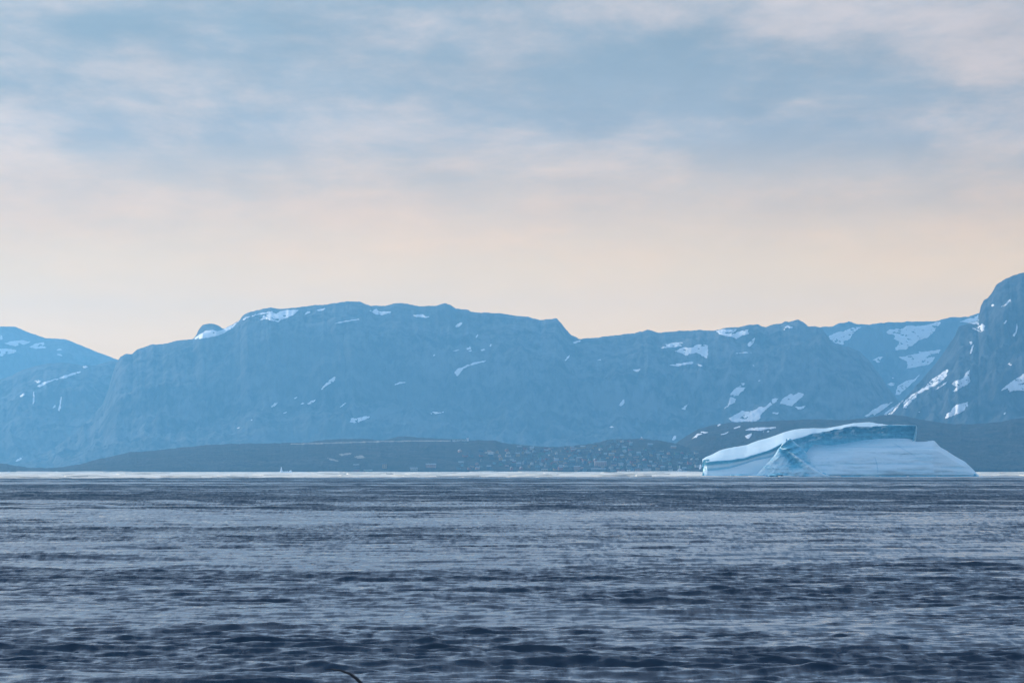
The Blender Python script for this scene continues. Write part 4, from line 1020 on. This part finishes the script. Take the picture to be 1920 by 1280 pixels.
Yb_ = 7790.0; c = P(1273.5, 885.3, Yb_)
ship = empty('fishing_vessel', (c.x, Yb_, 0.2), math.radians(4))
tag(ship, 'pale fishing vessel with tall white mast moored near the iceberg tip', 'ship')
link('hull', hull_mesh(30, 7, 2.2), plain('pale_blue_hull', (0.30, 0.45, 0.58), 0.5), ship)
link('wheelhouse', mesh_of('wheelhouse', [box(7, 5, 2.22, 5.2, 1, 0), box(5, 4.4, 5.22, 6.4, 1, 0)]), M_white, ship)
link('mast', mesh_of('mast', [box(.9, .9, 6.4, 12.5, 0.5, 0), box(3.2, .5, 10.0, 10.6, 0.5, 0)]), M_white, ship)
link('boom', mesh_of('boom', [box(6, .5, 4.4, 5.0, 7.5, 0)]), M_white, ship)
wn = mesh_of('window', [box(.9, .1, 3.6, 4.6)])
for i in range(4):
    o_ = link('window', wn, M_glass, ship); o_.location = (-1.4 + i * 1.6, -2.53, 0)

# ------------------------------------------------------------------ seabirds
M_bird = plain('dark_feathers', (0.018, 0.020, 0.024), 0.7, 0.2, 8.0)
def bird_mesh(span):
    """one continuous bird: lofted body, arched wings grown out of its sides, fan tail; flies along +Y"""
    k = span
    secs = [(-.22, .004, .004, 0), (-.17, .018, .014, .002), (-.08, .042, .038, 0), (0.02, .055, .05, 0), (.10, .045, .043, .004), (.15, .028, .028, .012), (.185, .026, .026, .016), (.21, .014, .013, .014), (.235, .003, .003, .01)]
    n = 12; V, Q_ = [], []
    for y, rx, rz_, dz_ in secs:
        V += [(k * rx * math.cos(2 * math.pi * i / n), k * y, k * (dz_ + rz_ * math.sin(2 * math.pi * i / n))) for i in range(n)]
    for j in range(len(secs) - 1):
        for i in range(n): Q_.append((j * n + i, j * n + (i + 1) % n, (j + 1) * n + (i + 1) % n, (j + 1) * n + i))
    wing = [(.03, .11, -.05, .018, .022), (.12, .115, -.045, .055, .020), (.22, .10, -.04, .078, .017), (.33, .06, -.06, .075, .013), (.43, .005, -.075, .052, .009), (.5, -.06, -.085, .018, .003)]
    for s in (1, -1):
        o_ = len(V)
        for x, yl, yt, z, th_ in wing:
            ym = yl * .6 + yt * .4
            V += [(s * k * x, k * yl, k * z), (s * k * x, k * ym, k * (z + th_)), (s * k * x, k * yt, k * z), (s * k * x, k * ym, k * (z - th_ * .6))]
        for j in range(len(wing) - 1):
            for i in range(4): Q_.append((o_ + j * 4 + i, o_ + j * 4 + (i + 1) % 4, o_ + j * 4 + 4 + (i + 1) % 4, o_ + j * 4 + 4 + i)[::s])
        e_ = o_ + (len(wing) - 1) * 4; Q_.append((e_, e_ + 1, e_ + 2, e_ + 3))
    o_ = len(V)
    V += [(-k * .02, -k * .17, k * .004), (k * .02, -k * .17, k * .004), (k * .055, -k * .285, 0), (-k * .055, -k * .285, 0), (-k * .02, -k * .17, -k * .006), (k * .02, -k * .17, -k * .006), (k * .055, -k * .285, -k * .006), (-k * .055, -k * .285, -k * .006)]
    Q_ += [tuple(o_ + i for i in q) for q in ((0, 1, 2, 3), (7, 6, 5, 4), (0, 4, 5, 1), (1, 5, 6, 2), (2, 6, 7, 3), (3, 7, 4, 0))]
    me = mesh_of('seabird', [(V, Q_)])
    me.polygons.foreach_set('use_smooth', np.ones(len(me.polygons), bool)); me.update()
    return me
bd = link('seabird', bird_mesh(1.05), M_bird); bd.location = P(578.5, 884.0, 1050)
bd.rotation_euler = (math.radians(20), math.radians(24), math.radians(35))
tag(bd, 'tiny black seabird flying over the ice band beside the spired iceberg', 'bird')
bd = link('seabird', bird_mesh(1.25), M_bird); bd.location = P(683, 1290, 60)
bd.rotation_euler = (math.radians(4), math.radians(24), math.radians(-8))
tag(bd, 'dark seabird banking over the near water, cut off by the bottom edge', 'bird')


# ------------------------------------------------------------------ haze: even, pale blue air round everything
hz = np.array([(-22000, -22000, -7.5), (22000, -22000, -7.5), (22000, 22100, -7.5), (-22000, 22100, -7.5),
               (-22000, -22000, 880), (22000, -22000, 880), (22000, 22100, 880), (-22000, 22100, 880)], float)
hq = np.array([(0, 3, 2, 1), (4, 5, 6, 7), (0, 1, 5, 4), (1, 2, 6, 5), (2, 3, 7, 6), (3, 0, 4, 7)])
haze = link('haze', np_mesh('haze', hz, hq, False))
haze["kind"] = "stuff"
M_haze = bpy.data.materials.new('haze_air'); M_haze.use_nodes = True
t = NT(M_haze.node_tree); t.n.clear()
out = t.new('ShaderNodeOutputMaterial')
pv = t.new('ShaderNodeVolumePrincipled')
pv.inputs['Color'].default_value = (0.20, 0.57, 0.94, 1)
pv.inputs['Density'].default_value = 5.0e-5
pv.inputs['Anisotropy'].default_value = 0.5
t.link(pv.outputs[0], out.inputs['Volume'])
haze.data.materials.append(M_haze)
